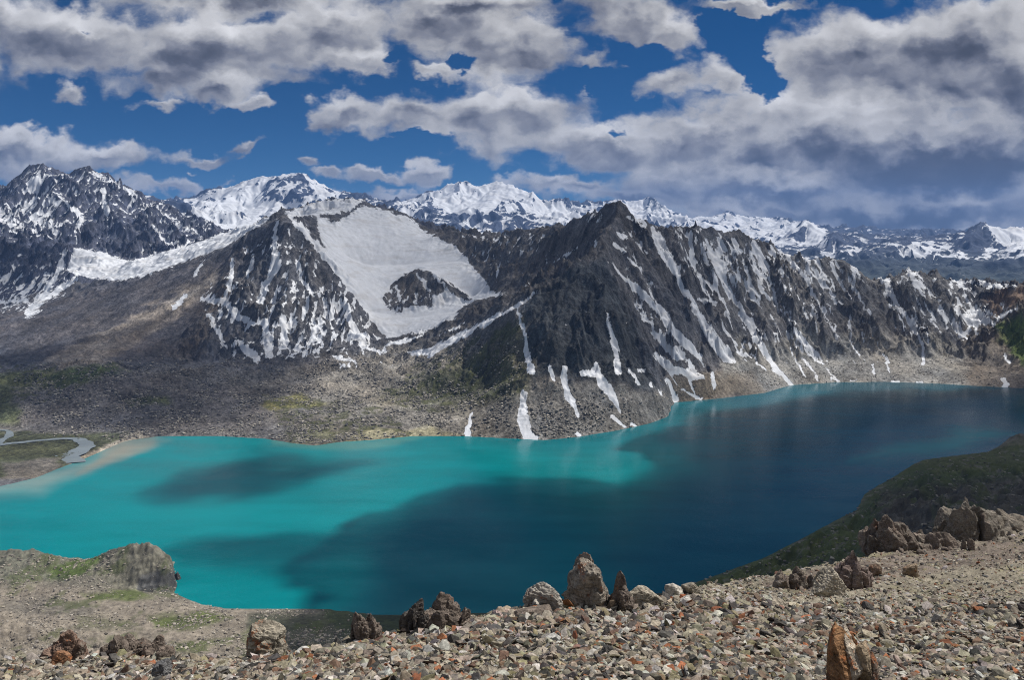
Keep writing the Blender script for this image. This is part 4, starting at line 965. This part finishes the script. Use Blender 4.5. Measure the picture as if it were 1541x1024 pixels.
O('low_boulder', 'low beige boulder behind the dark splintered fin', 966, 912, 54, 28, BEIGE, 4, 'boulder', .18, 9)
O('flat_slab', 'flat dark slab lying in the scree below the pale triangular boulder', 800, 926, 58, 13, DARK, 3, 'boulder', .15, 10, Y=18.2)
O('craggy_mound', 'wide dark craggy mound on the crest above the yellow grassy patch', 674, 936, 72, 44, DARK, 10, 'crag', .2, 11)
O('crag', 'narrow dark crag beside the wide craggy mound', 624, 948, 40, 44, (.08, .072, .066), 8, 'crag', .12, 13)
O('crag', 'lone dark crumbling crag at the left end of the dark crest rocks', 551, 962, 46, 40, DARK, 8, 'crag', .15, 15)
O('lichen_boulder', 'beige boulder with a bright orange lichen top at the left of the crest', 401, 990, 58, 48, BEIGE, 5, 'boulder', .42, 17)
O('crag', 'brown broken crag nearest the left edge', 100, 990, 60, 40, (.19, .13, .10), 8, 'crag', .25, 19)
O('orange_rock', 'small orange brown rock in front of the brown broken crag', 92, 1003, 28, 20, RUST, 4, 'boulder', .45, 20)
O('rock_heap', 'low heap of dark grey rocks right of the brown broken crag', 188, 982, 60, 28, DARK, 9, 'crag', .15, 21)
O('rock_heap', 'low heap of brown rocks with two small points', 232, 988, 50, 26, (.18, .145, .12), 8, 'crag', .2, 22)
O('upright_slab', 'grey upright slab shaped like a shark fin near the bottom left', 242, 1022, 28, 26, (.20, .20, .20), 2, 'boulder', .02, 23)
O('layered_rock', 'large upright layered rock with orange and rust faces at the bottom right', 1284, 1042, 66, 94, (.40, .27, .16), 6, 'slab', .40, 25)
O('crag', 'massive dark crag with a steep left face on the right crest', 1340, 832, 72, 58, DARK, 10, 'crag', .14, 27, Y=60)
O('rock_heap', 'dark rubble spur between the massive crag and the pointed crag', 1395, 830, 80, 30, DARK, 10, 'crag', .14, 28, Y=60)
O('crag', 'pointed grey crag rising highest on the right crest', 1455, 824, 92, 66, (.17, .15, .125), 11, 'crag', .15, 29, Y=64)
O('rock_heap', 'grey rock band running to the right edge beyond the pointed crag', 1512, 800, 90, 28, (.18, .155, .125), 11, 'crag', .15, 31, Y=70)
O('round_boulder', 'rounded beige boulder on the gravel slope', 1243, 896, 44, 36, BEIGE, 4, 'boulder', .15, 33)
O('reddish_boulder', 'reddish grey boulder standing behind the rounded beige one', 1284, 884, 54, 50, (.22, .17, .15), 7, 'crag', .2, 35)
O('rock_heap', 'dark low heap of rocks left of the rounded beige boulder', 1196, 884, 62, 28, DARK, 9, 'crag', .15, 37)
O('brown_stone', 'small brown stone beyond the reddish grey boulder', 1318, 866, 20, 16, (.2, .14, .1), 3, 'boulder', .25, 39)
O('isolated_stone', 'isolated squat tan stone alone on the open gravel', 1371, 868, 22, 18, (.26, .20, .14), 4, 'boulder', .3, 41)
O('dark_stone', 'dark split stone high on the right gravel slope', 1456, 826, 20, 20, DARK, 4, 'crag', .1, 43)
O('white_boulder', 'whitish boulder where the crest meets the green hillside', 1014, 897, 26, 18, PALE, 3, 'boulder', .05, 45)
O('grey_boulder', 'grey boulder right beside the whitish boulder', 1040, 892, 30, 15, BEIGE, 3, 'boulder', .1, 46)
O('pink_stone', 'rounded pinkish stone below the right end of the wide craggy mound', 748, 932, 16, 13, (.42, .33, .30), 2, 'boulder', .02, 47)
O('islet', 'dark rocky islet just off the far boulder shore', 456, 676, 44, 7, (.12, .11, .10), 7, 'crag', .0, 49, Y=LAKE*FPX/(HY-676), T=TB)
O('islet', 'tiny second islet right of the larger one', 476, 678, 10, 4, (.12, .11, .10), 3, 'crag', .0, 51, Y=LAKE*FPX/(HY-678), T=TB)
# ------------------------------------------------------------------ loose stones
PAL = [('beige', (.325, .285, .225), .44), ('pale', (.44, .42, .38), .13), ('dark', (.085, .08, .075), .22), ('brown', (.19, .125, .09), .12), ('orange', (.31, .13, .065), .035), ('olive', (.25, .225, .14), .07)]
def stone_mat(kind, c):
    m, t, out = new_mat('stone_'+kind)
    tcn = t.n.new('ShaderNodeTexCoord').outputs['Object']; inf = t.n.new('ShaderNodeObjectInfo').outputs['Random']
    n1 = t.noise(t.vm('ADD', tcn, t.new('ShaderNodeCombineXYZ', {0: t.m('MULTIPLY', inf, 40.0)}).outputs[0]), 2.2, 6, .65)
    k = t.m('MULTIPLY', t.rng(n1, .25, .75, .45, 1.5), t.m('MULTIPLY_ADD', inf, .6, .7))
    col = t.vm('SCALE', c, None); t.l.new(k, col.node.inputs['Scale'])
    b = t.new('ShaderNodeBump', {'Height': n1, 'Strength': .8, 'Distance': .15})
    p = t.new('ShaderNodeBsdfPrincipled', {'Base Color': col, 'Roughness': .9, 'Normal': b.outputs[0], 'Specular IOR Level': .2})
    t.l.new(p.outputs[0], out.inputs[0]); return m
r = np.random.default_rng(77)
# positions: dense near, spaced by distance; never on the far side of the crest
N = 360000
px_ = r.uniform(-200, 1720, N); Yl = np.exp(r.uniform(math.log(6.4), math.log(80), N))
lim = np.interp(px_, [c[0] for c in crest], [c[2]*1.04 for c in crest])
ok = Yl < lim
px_, Y_ = px_[ok], Yl[ok]; X_ = (px_-CX)/FPX*Y_
far_ = Y_ > 21
clump = fbm(X_, Y_, 1.6, 3, 3)
size = np.exp(r.normal(math.log(.0138), .74, len(X_)))*np.sqrt(Y_/9)*(1+.5*np.clip(clump, -.6, 1))*np.where((px_ > 380) & (px_ < 1150), 1.35, .95)*np.where(far_, .75, 1)
size = np.minimum(size, np.where(far_, .0026, .0070)*Y_)
keep = r.random(len(X_)) < np.where(far_, .75, 1.0)
X_, Y_, size, px_, far_ = [q[keep] for q in (X_, Y_, size, px_, far_)]
Z_ = terrain_z(TN, X_, Y_)+size*r.uniform(-.15, .45, len(X_))
kind = r.choice(len(PAL), len(X_), p=np.array([p[2] for p in PAL])/sum(p[2] for p in PAL))
kind = np.where((far_ | (px_ < 420)) & (kind == 4) & (r.random(len(X_)) < .8), 0, kind)
seen = size/Y_; inview = (px_ > 0) & (px_ < 1541) & (HY-Z_/Y_*FPX < 1022)
order = np.argsort(-np.where(inview, seen, 0)); big = order[:300]; rest = order[300:]
size[rest] = np.minimum(size[rest], seen[big].min()*Y_[rest])
# the rest: one scattered mass
protos = [chunk(r, 1, (1, r.uniform(.4, .95), r.uniform(.13, .42)), 6)[0] for _ in range(24)]
F1 = ICO[1][1]; n = len(rest)
pid = r.integers(0, 24, n); P = np.stack(protos)[pid]
a, b_, c_ = r.normal(0, .45, n), r.normal(0, .45, n), r.uniform(0, 6.28, n)
ca, sa, cb, sb, cc, sc = np.cos(a), np.sin(a), np.cos(b_), np.sin(b_), np.cos(c_), np.sin(c_)
R = np.zeros((n, 3, 3)); R[:, 0, 0] = cc*cb; R[:, 0, 1] = cc*sb*sa-sc*ca; R[:, 0, 2] = cc*sb*ca+sc*sa
R[:, 1, 0] = sc*cb; R[:, 1, 1] = sc*sb*sa+cc*ca; R[:, 1, 2] = sc*sb*ca-cc*sa; R[:, 2, 0] = -sb; R[:, 2, 1] = cb*sa; R[:, 2, 2] = cb*ca
V = np.einsum('nij,nkj->nki', R, P)*size[rest][:, None, None]*1.5+np.stack([X_[rest], Y_[rest], Z_[rest]], 1)[:, None]
F = (F1[None]+(np.arange(n)*12)[:, None, None]).reshape(-1, 3)
pc = .93*np.array([p[1] for p in PAL])[kind[rest]]*r.uniform(.55, 1.35, (n, 1))*(1+r.normal(0, .035, (n, 3)))
cv = np.repeat(np.clip(pc, .02, .85), 12, axis=0)
def loose_mat():
    m, t, out = new_mat('loose_stones')
    pos = t.n.new('ShaderNodeNewGeometry').outputs['Position']
    n1 = t.noise(pos, 22, 4, .65)
    col = t.vm('SCALE', t.attr('col', 'Color'), None); t.l.new(t.rng(n1, .25, .75, .5, 1.4), col.node.inputs['Scale'])
    p = t.new('ShaderNodeBsdfPrincipled', {'Base Color': col, 'Roughness': .92, 'Specular IOR Level': .2})
    t.l.new(p.outputs[0], out.inputs[0]); return m
V = V.reshape(-1, 3); off = len(V); VV, FF, CC = [V], [F], [cv]
for p, f, c in SKIRT:
    VV.append(p); FF.append(f+off); off += len(p); CC.append(np.tile(np.clip(c, .02, .8), (len(p), 1)))
V, F, cv = np.concatenate(VV), np.concatenate(FF), np.concatenate(CC)
tag(raw_mesh('scree', V, F, loose_mat(), {'col': cv}, smooth=False), 'loose broken stones covering the foreground slope', 'scree', kind='stuff')
# the 300 that show largest
LB = {'beige': 'angular beige stone lying in the foreground scree', 'pale': 'whitish broken stone lying in the foreground scree', 'dark': 'dark charcoal stone lying in the foreground scree',
      'brown': 'brown stone lying in the foreground scree', 'orange': 'orange lichen covered stone lying in the foreground scree', 'olive': 'dull olive stone lying in the foreground scree'}
mats = [stone_mat(p[0], p[1]) for p in PAL]
lib = {}
for k in range(len(PAL)):
    lib[k] = []
    for j in range(6):
        v, f = chunk(r, 4, (1, r.uniform(.6, .95), r.uniform(.3, .65)), 12, .05)
        lib[k].append(raw_mesh('stone', v, f, mats[k], None, smooth=False, link=False))
for i in big:
    k = int(kind[i]); me = lib[k][int(r.integers(0, 6))]
    o = bpy.data.objects.new('stone', me); C.objects.link(o)
    s = float(size[i])*1.35; o.scale = (s, s, s); o.location = (float(X_[i]), float(Y_[i]), float(Z_[i]))
    o.rotation_euler = (float(r.normal(0, .4)), float(r.normal(0, .4)), float(r.uniform(0, 6.28)))
    tag(o, LB[PAL[k][0]], 'stone', PAL[k][0]+' stones in the foreground scree')
print('stones', time.time()-T0, n)

# ================================================================== clouds overhead that shade the lake
def cloud_mat(opac):
    m, t, out = new_mat('cloud_vapour')
    pos = t.n.new('ShaderNodeNewGeometry').outputs['Position']
    n1 = t.noise(pos, .004, 5, .6)
    al = t.rng(t.m('ADD', t.attr('body'), t.m('MULTIPLY', t.m('SUBTRACT', n1, .5), .9)), .1, .95, 0, opac)
    d = t.new('ShaderNodeBsdfDiffuse', {'Color': (.9, .9, .92, 1)}).outputs[0]
    tr = t.new('ShaderNodeBsdfTransparent').outputs[0]
    mx = t.new('ShaderNodeMixShader', {0: al, 1: tr, 2: d})
    t.l.new(mx.outputs[0], out.inputs[0]); return m
mC = {o: cloud_mat(o) for o in (.92, .72, .6, .5, .4, .3, .2)}
def onplane(px, py, z0=LAKE):
    Y = -z0*FPX/(py-HY) if z0 < 0 else None
    return ((px-CX)/FPX*Y, Y)
def cloud(label, pts, z0=LAKE, base=1500, soft=110, thick=140, cell=28, opac=.92):
    """pts: outline of the shade it throws on the level z0; the cloud floats up-sun of it"""
    k = (base-z0)/SUN[2]; ox, oy = SUN[0]*k, SUN[1]*k
    P = [(x+ox, y+oy) for x, y in pts]
    xs = [p[0] for p in P]; ys = [p[1] for p in P]
    gx, gy = np.meshgrid(np.arange(min(xs)-soft*2, max(xs)+soft*2, cell), np.arange(min(ys)-soft*2, max(ys)+soft*2, cell))
    wx = gx+fbm(gx, gy, 300, 5, 61, .6)*95; wy = gy+fbm(gx, gy, 300, 5, 67, .6)*80
    ins = np.zeros(gx.shape, bool); d = np.full(gx.shape, 1e9)
    for (x0, y0), (x1, y1) in zip(P, P[1:]+P[:1]):
        if y0 != y1: ins ^= ((wy > min(y0, y1)) & (wy <= max(y0, y1)) & (wx < (x1-x0)*(wy-y0)/(y1-y0)+x0))
        L = (x1-x0)**2+(y1-y0)**2+1e-9; tt = np.clip(((wx-x0)*(x1-x0)+(wy-y0)*(y1-y0))/L, 0, 1)
        d = np.minimum(d, np.hypot(wx-x0-tt*(x1-x0), wy-y0-tt*(y1-y0)))
    d = np.where(ins, d, -d)
    body = sst(-soft*.5, soft*.5, d)
    th = thick*np.sqrt(np.clip(body, 0, 1))*(.6+.6*ridged(gx, gy, 300, 4, 71))+1
    top = base+th; bot = base-th*.25-fbm(gx, gy, 200, 3, 73)*8*body
    h, w = gx.shape; idx = np.arange(h*w).reshape(h, w); kq = (np.maximum.reduce([body[:-1, :-1], body[1:, :-1], body[:-1, 1:], body[1:, 1:]]) > .0)
    q = np.stack([idx[:-1, :-1], idx[:-1, 1:], idx[1:, 1:], idx[1:, :-1]], -1)[kq]
    edge = body <= 0; top = np.where(edge, base, top); bot = np.where(edge, base-.5, bot)
    co = np.concatenate([np.stack([gx, gy, top], -1).reshape(-1, 3), np.stack([gx, gy, bot], -1).reshape(-1, 3)])
    F = np.concatenate([q, q[:, ::-1]+h*w])
    o = raw_mesh('cloud', co-np.array([ox, oy, 0])*0, F, mC[opac], {'body': np.concatenate([body.ravel()]*2)})
    return tag(o, label, 'cloud', kind='structure')
LK = [(490, 925), (530, 885), (545, 850), (562, 800), (600, 768), (650, 742), (700, 724), (760, 717), (830, 715), (900, 722), (958, 738), (985, 728), (1000, 712), (1040, 692), (1012, 674), (1000, 655), (1060, 640), (1120, 622), (1200, 603), (1330, 590)]
LKW = [onplane(*p) for p in LK]+[(1500, 1950), (2600, 1900), (2600, 700), (1500, 300), (500, 180), (150, 330), (-60, 600)]
cloud('broad cloud overhead shading the right side of the lake', LKW, soft=75, opac=.72)
cloud('small cloud overhead shading the lake at left', [onplane(*p) for p in ((268, 722), (285, 700), (335, 694), (360, 680), (420, 676), (470, 690), (520, 688), (545, 697), (470, 712), (440, 735), (400, 750), (345, 738), (300, 752), (262, 742))], soft=100, thick=90, opac=.6)
cloud('ragged small cloud overhead shading the middle of the lake', [onplane(*p) for p in ((350, 822), (400, 808), (470, 806), (560, 800), (560, 830), (500, 862), (440, 862), (390, 845))], soft=90, thick=80, opac=.5)

def atz(*P):       # (px, py, Y) -> ground point carried down-sun to the plane z = -60
    o = []
    for px, py, Y in P:
        z = -(py-HY)/FPX*Y; q = (z+60)/SUN[2]; o.append(((px-CX)/FPX*Y-SUN[0]*q, Y-SUN[1]*q))
    return o
cloud('pale cloud overhead shading the snow bowl and pointed peak', atz((425, 318, 2800), (430, 400, 2330), (500, 440, 2250), (560, 500, 2100), (640, 515, 2000), (760, 490, 1740), (850, 560, 1580), (990, 560, 1650), (1080, 500, 1950), (1160, 450, 2150), (1180, 372, 2400), (1100, 340, 2500), (930, 300, 2300), (700, 340, 3100), (520, 300, 3300)), z0=-60, soft=160, opac=.3)
cloud('thin cloud overhead shading the left moraine', [onplane(*p) for p in ((-330, 575), (60, 560), (200, 552), (330, 565), (420, 590), (400, 640), (250, 650), (60, 642), (-330, 650))], soft=140, opac=.5)
cloud('thin cloud overhead shading the dark wall at far left', atz((-330, 355, 3500), (60, 370, 3400), (130, 385, 3350), (60, 430, 3000), (-330, 470, 2950)), z0=-60, soft=120, opac=.4)
cloud('thin cloud overhead shading the right end of the ridge', atz((1240, 390, 2400), (1420, 400, 2480), (1440, 500, 2200), (1330, 520, 2110), (1240, 500, 2120)), z0=-60, soft=140, opac=.3)

# ------------------------------------------------------------------ far boulder fields
def terrain_attr(T, A_, X, Y):
    i = np.clip(((X/Y-T.t0)/(T.t1-T.t0)*(T.nc-1)).round().astype(int), 0, T.nc-1); j = np.clip(((np.log(Y)-T.l0)/(T.l1-T.l0)*(T.nr-1)).round().astype(int), 0, T.nr-1)
    return A_[j, i]
def boulder_field(name, T, N, pbox, inside, smin, smax, cols, label, seed, near=1e9, zmin=LAKE+.5):
    r = np.random.default_rng(seed)
    px = r.uniform(pbox[0], pbox[1], N); Y = np.exp(r.uniform(math.log(pbox[2]), math.log(pbox[3]), N)); X = (px-CX)/FPX*Y
    Z = terrain_z(T, X, Y); py = HY-Z/Y*FPX
    w = inside.at(px, py)*.5+.5
    w = w*np.clip(.42+fbm(X, Y, 60, 5, seed, .6)*1.5, .03, 1)
    k = (r.random(N) < w) & (Z > zmin)
    if T is TB: k &= terrain_attr(T, snowB, X, Y) < .35
    X, Y, Z = X[k], Y[k], Z[k]; n = len(X)
    s = np.clip(smin*(1-r.random(n))**(-.55), smin, smax)
    pid = r.integers(0, 24, n); P = np.stack(protos)[pid]; c_ = r.uniform(0, 6.28, n); ca, sa = np.cos(c_), np.sin(c_)
    V = np.stack([P[..., 0]*ca[:, None]-P[..., 1]*sa[:, None], P[..., 0]*sa[:, None]+P[..., 1]*ca[:, None], P[..., 2]*1.6], -1)*s[:, None, None]
    V = V+np.stack([X, Y, Z+s*.25], 1)[:, None]
    F = (F1[None]+(np.arange(n)*12)[:, None, None]).reshape(-1, 3)
    pc = np.array(cols)[r.integers(0, len(cols), n)]*r.uniform(.6, 1.4, (n, 1))
    o = raw_mesh(name, V.reshape(-1, 3), F, bpy.data.materials['loose_stones'], {'col': np.repeat(pc, 12, axis=0)}, smooth=False)
    print(name, n); return tag(o, label, 'boulders', kind='stuff')
mi = Mask(-1).poly([(30, 562), (180, 545), (420, 548), (560, 525), (640, 532), (790, 470), (800, 580), (1000, 600), (1012, 640), (1000, 690), (420, 690), (210, 662), (40, 640)], 14)
boulder_field('boulder_field', TB, 110000, (-20, 1030, 1380, 2150), mi, .8, 3.2, [(.28, .26, .225), (.38, .35, .30), (.20, .19, .175), (.15, .145, .14)], 'boulder field of grey blocks above the far shore', 5)
m2 = Mask(-1).poly([(1000, 560), (1150, 545), (1400, 530), (1560, 560), (1560, 590), (1200, 590), (1000, 620)], 12)
boulder_field('talus', TB, 26000, (990, 1560, 1560, 2250), m2, .7, 2.4, [(.27, .25, .22), (.34, .31, .27), (.20, .19, .175)], 'grey talus fans under the ridge at the waterline', 6)
m3 = Mask(-1).poly([(-330, 850), (100, 838), (200, 828), (280, 850), (270, 890), (430, 918), (560, 925), (560, 1000), (-330, 1010)], 6)
boulder_field('headland_rubble', TM, 60000, (-20, 620, 560, 930), m3, .28, 1.7, [(.36, .32, .26), (.28, .25, .21), (.36, .33, .28), (.20, .18, .16)], 'small pale blocks strewn over the headland', 7)
m4 = Mask(-1).poly([(1000, 900), (1300, 750), (1390, 690), (1560, 660), (1560, 800), (1300, 850)], 8)
boulder_field('hillside_rubble', TM, 22000, (1000, 1560, 560, 1450), m4, .5, 2.6, [(.20, .19, .16), (.12, .12, .10), (.26, .25, .20)], 'scattered blocks on the dark green hillside', 8)

# ================================================================== air
def haze():
    x0, x1, y0, y1, z0, z1 = -23000, 23000, -300, 25500, -640, 1330
    co = np.array([(x, y, z) for z in (z0, z1) for (x, y) in ((x0, y0), (x1, y0), (x1, y1), (x0, y1))], float)
    f = np.array([(3, 2, 1, 0), (4, 5, 6, 7), (0, 1, 5, 4), (1, 2, 6, 5), (2, 3, 7, 6), (3, 0, 4, 7)])
    m, t, out = new_mat('air')
    v = t.new('ShaderNodeVolumePrincipled', {'Color': (.25, .48, 1.0, 1), 'Density': HAZE, 'Anisotropy': 0.0})
    t.l.new(v.outputs[0], out.inputs['Volume'])
    o = raw_mesh('haze', co, f, m, None, smooth=False); tag(o, 'thin blue mountain air', 'haze', kind='stuff')
HAZE = 3.5e-5
haze()
# ================================================================== sky
def build_world(strength=.1):
    w = bpy.data.worlds.new('World'); bpy.context.scene.world = w; w.use_nodes = True
    w.node_tree.nodes.clear(); t = NT(w.node_tree)
    out = t.n.new('ShaderNodeOutputWorld')
    tc = t.n.new('ShaderNodeTexCoord').outputs['Generated']
    sky = t.n.new('ShaderNodeTexSky'); sky.sky_type = 'NISHITA'; sky.sun_disc = False
    sky.sun_elevation = SUN_EL; sky.sun_rotation = SUN_AZ; sky.altitude = 3900; sky.air_density = 1.0; sky.dust_density = .3; sky.ozone_density = 3.0
    sep = t.new('ShaderNodeSeparateXYZ', {0: tc})
    x, y, z = sep.outputs
    # angles of the photograph's front: u = x/y, v = z/y ; elsewhere the same formulas on |y| kept finite
    ya = t.m('MAXIMUM', t.m('ABSOLUTE', y), .12)
    u = t.m('DIVIDE', x, ya); v = t.m('DIVIDE', z, ya)
    uv = t.new('ShaderNodeCombineXYZ', {0: u, 1: v, 2: 0.0}).outputs[0]
    back = t.m('MULTIPLY', t.m('LESS_THAN', y, 0), 7.0)
    qm = t.new('ShaderNodeCombineXYZ', {0: t.m('MULTIPLY_ADD', u, 1.0, back), 1: t.m('MULTIPLY', v, 1.45), 2: 0.0}).outputs[0]
    def n2d(vec, sc, de, ro, out=0):
        return t.new('ShaderNodeTexNoise', {'Vector': vec, 'Scale': sc, 'Detail': de, 'Roughness': ro}, noise_dimensions='2D').outputs[out]
    warp = t.vm('SUBTRACT', n2d(qm, 5.0, 4, .6, 1), (.5, .5, .5))
    warp2 = t.vm('SUBTRACT', n2d(qm, 17.0, 4, .6, 1), (.5, .5, .5))
    uvw = t.vm('ADD', t.vm('ADD', uv, t.vm('MULTIPLY', warp, (.11, .055, 0))), t.vm('MULTIPLY', warp2, (.07, .05, 0)))
    def blobs(L, mode='MAXIMUM', k=.18):
        cur = None
        for (cx, cy, rx, ry, wt) in L:
            c = ((cx-CX)/FPX, (HY-cy)/FPX); r = (rx/FPX, ry/FPX)
            n = t.vm('MULTIPLY_ADD', uvw, (1/r[0], 1/r[1], 0), (-c[0]/r[0], -c[1]/r[1], 0))
            ln = t.vm('LENGTH', n, out=1)
            b = t.m('MULTIPLY_ADD', ln, -wt, wt)
            cur = b if cur is None else t.m('SMOOTH_MAX', cur, b, k)
        return cur
    pos = [(-60, 40, 130, 110, 1), (380, -10, 260, 50, 1), (740, 60, 90, 60, .8), (120, 60, 170, 62, 1.1), (330, 75, 220, 75, 1.2), (250, 120, 110, 38, .9), (100, 142, 36, 16, .7), (235, 158, 60, 16, .7), (330, 140, 70, 28, .9), (500, 40, 130, 75, 1.0), (540, 95, 70, 28, .8),
           (395, 157, 32, 13, .8), (650, 40, 120, 60, 1.0), (700, 5, 200, 30, 1), (520, 180, 42, 34, 1.0), (620, 175, 130, 42, 1.0), (760, 175, 170, 62, 1.1), (780, 80, 90, 70, 1.0),
           (930, 20, 140, 50, 1), (1010, 40, 75, 34, .9), (900, 210, 190, 48, 1.1), (1060, 215, 190, 70, 1.1), (1010, 125, 70, 26, .6), (1090, 130, 36, 40, .55), (1150, 5, 150, 16, .8), (870, 90, 60, 36, .7),
           (1290, 90, 150, 105, 1.3), (1440, 90, 200, 120, 1.4), (1200, 230, 220, 70, 1.2), (1400, 250, 300, 100, 1.5), (1620, 150, 200, 240, 1.5), (1150, 290, 330, 42, 1.0), (1120, 322, 260, 26, .8), (1400, 330, 330, 60, 1.2), (1400, 375, 420, 50, 1.2), (1620, 330, 200, 90, 1.2),
           (20, 222, 130, 30, 1.0), (130, 240, 110, 26, .9), (-80, 250, 150, 40, 1), (285, 232, 95, 19, .9), (370, 225, 42, 9, .6), (482, 251, 20, 12, .7), (500, 270, 34, 11, .6), (575, 268, 52, 10, .55),
           (655, 262, 50, 22, 1.0), (250, 285, 130, 18, .8), (350, 270, 40, 8, .5), (590, 300, 160, 16, .8), (840, 275, 80, 20, .9), (890, 285, 90, 18, .8), (960, 300, 120, 24, .8), (272, 262, 18, 6, .6), (640, 108, 55, 13, .5)]
    neg = [(700, 98, 30, 12, .8), (950, 195, 24, 12, 1), (1150, 95, 34, 62, 1), (1120, 32, 52, 20, .9), (890, 118, 55, 24, 1), (960, 75, 60, 26, .8), (640, 215, 60, 14, .8), (585, 92, 28, 10, .7), (125, 45, 18, 10, .7), (1140, 145, 34, 22, .8)]
    pm = blobs(pos); ngm = blobs(neg, k=.1)
    lay = t.m('SUBTRACT', pm, t.m('MAXIMUM', t.m('MULTIPLY', ngm, 1.1), 0))
    gen = t.m('MULTIPLY', t.m('SUBTRACT', n2d(qm, 1.3, 1, .5), .46), 4.0)
    side = t.m('MAXIMUM', t.rng(t.m('ABSOLUTE', u), .75, .95), t.m('MAXIMUM', t.rng(v, .42, .6), t.m('LESS_THAN', y, .05)))
    lay = t.m('ADD', t.m('MULTIPLY', lay, t.m('SUBTRACT', 1.0, side)), t.m('MULTIPLY', gen, side))
    vec0 = t.vm('ADD', qm, t.vm('MULTIPLY', warp2, (.035, .035, 0)))
    def body(vec, de):
        f = t.m('MULTIPLY', t.m('SUBTRACT', n2d(vec, 6.0, de, .6), .5), 2.9)
        b1 = t.m('MULTIPLY', t.m('SUBTRACT', .17, t.m('SMOOTH_MAX', t.m('ABSOLUTE', t.m('SUBTRACT', n2d(vec, 15.0, 1, .5), .5)), .03, .08)), -1.9)
        return t.m('ADD', f, b1)
    d0 = body(vec0, 9)
    dA = body(t.vm('ADD', vec0, (.008, .026, 0)), 4)
    dB = body(t.vm('ADD', vec0, (-.006, -.016, 0)), 4)
    relief = t.m('SUBTRACT', dB, dA)
    fine = t.m('SUBTRACT', n2d(vec0, 26.0, 5, .65), .5)
    lowf = n2d(qm, 3.0, 3, .5)
    D = t.m('ADD', t.m('MULTIPLY', lay, 1.5), t.m('MULTIPLY', d0, .72))
    cover = t.m('POWER', t.rng(D, -.14, .54), 1.1)
    thick = t.rng(D, .3, 2.1)
    top = t.m('SUBTRACT', blobs([(cx, cy-.4*ry, rx, ry, wt) for (cx, cy, rx, ry, wt) in pos]), pm)
    top = t.m('MINIMUM', t.m('MAXIMUM', top, -.35), .35)
    darkr = blobs([(1500, 270, 330, 90, 1), (1330, 320, 330, 50, 1), (1480, 60, 170, 90, .5), (1250, 120, 60, 60, .3), (270, 110, 120, 40, .5), (720, 25, 160, 30, .5), (80, 80, 90, 40, .3), (620, 195, 90, 12, .4), (1000, 260, 120, 20, .35)], k=.3)
    dk = t.m('MAXIMUM', darkr, 0)
    br = t.m('ADD', .46, t.m('MULTIPLY', relief, .22))
    br = t.m('ADD', br, t.m('MULTIPLY', fine, .20))
    br = t.m('ADD', br, t.m('MULTIPLY', top, .36))
    br = t.m('SUBTRACT', br, t.m('MULTIPLY', thick, .17))
    br = t.m('ADD', br, t.m('MULTIPLY', t.m('SUBTRACT', lowf, .5), .30))
    br = t.m('SUBTRACT', br, t.m('MULTIPLY', dk, .27))
    br = t.m('SMOOTH_MAX', br, t.m('MULTIPLY_ADD', fine, .03, .085), .16)
    tint = t.mix(t.rng(br, .08, .5), (.74, .78, .98), (.99, .985, 1.01))
    cl = t.vm('SCALE', tint, None); t.l.new(t.m('MULTIPLY', br, 1.0/strength), cl.node.inputs['Scale'])
    hz = t.mix(t.rng(v, -.02, .16, 1, 0), (0, 0, 0), (.006/strength, .04/strength, .075/strength))
    skyc = t.vm('MULTIPLY', sky.outputs[0], SKY_TINT)
    skyc = t.vm('ADD', skyc, t.vm('SCALE', hz, None)); 
    skyc.node.inputs[1].links[0].from_node.inputs['Scale'].default_value = .25
    col = t.mix(cover, skyc, cl)
    bg = t.new('ShaderNodeBackground', {'Color': col, 'Strength': strength})
    t.l.new(bg.outputs[0], out.inputs[0])
    w.cycles.sampling_method = 'MANUAL'; w.cycles.sample_map_resolution = 256
SKY_TINT = (.012, .225, .40)
build_world(.1)

sun = bpy.data.lights.new('sun', 'SUN'); sun.energy = 4.6; sun.angle = math.radians(.5); sun.color = (1, .95, .88)
so = bpy.data.objects.new('sun', sun); C.objects.link(so)
from mathutils import Vector
so.rotation_euler = Vector(tuple(SUN)).to_track_quat('Z', 'Y').to_euler()
so.location = (0, 0, 3000)
cam = bpy.data.cameras.new('camera'); co_ = bpy.data.objects.new('camera', cam); C.objects.link(co_)
co_.rotation_euler = (math.pi/2, 0, 0); cam.sensor_width = 36; cam.lens = 36*FPX/1541; cam.shift_y = -(512-HY)/1541
cam.clip_start = .5; cam.clip_end = 120000
sc_ = bpy.context.scene; sc_.camera = co_
sc_.render.engine = 'CYCLES'; sc_.cycles.filter_width = 1.05; sc_.cycles.use_denoising = True; sc_.cycles.denoising_input_passes = 'RGB_ALBEDO_NORMAL'; sc_.cycles.denoising_prefilter = 'NONE'
for k_, v_ in (('adaptive_threshold', .012), ('max_bounces', 4), ('diffuse_bounces', 1), ('glossy_bounces', 2), ('transparent_max_bounces', 6), ('volume_bounces', 0), ('transmission_bounces', 1)): setattr(sc_.cycles, k_, v_)
sc_.view_settings.view_transform = 'Standard'; sc_.view_settings.look = 'None'; sc_.view_settings.exposure = .08; sc_.view_settings.gamma = 1
print('done', time.time()-T0)
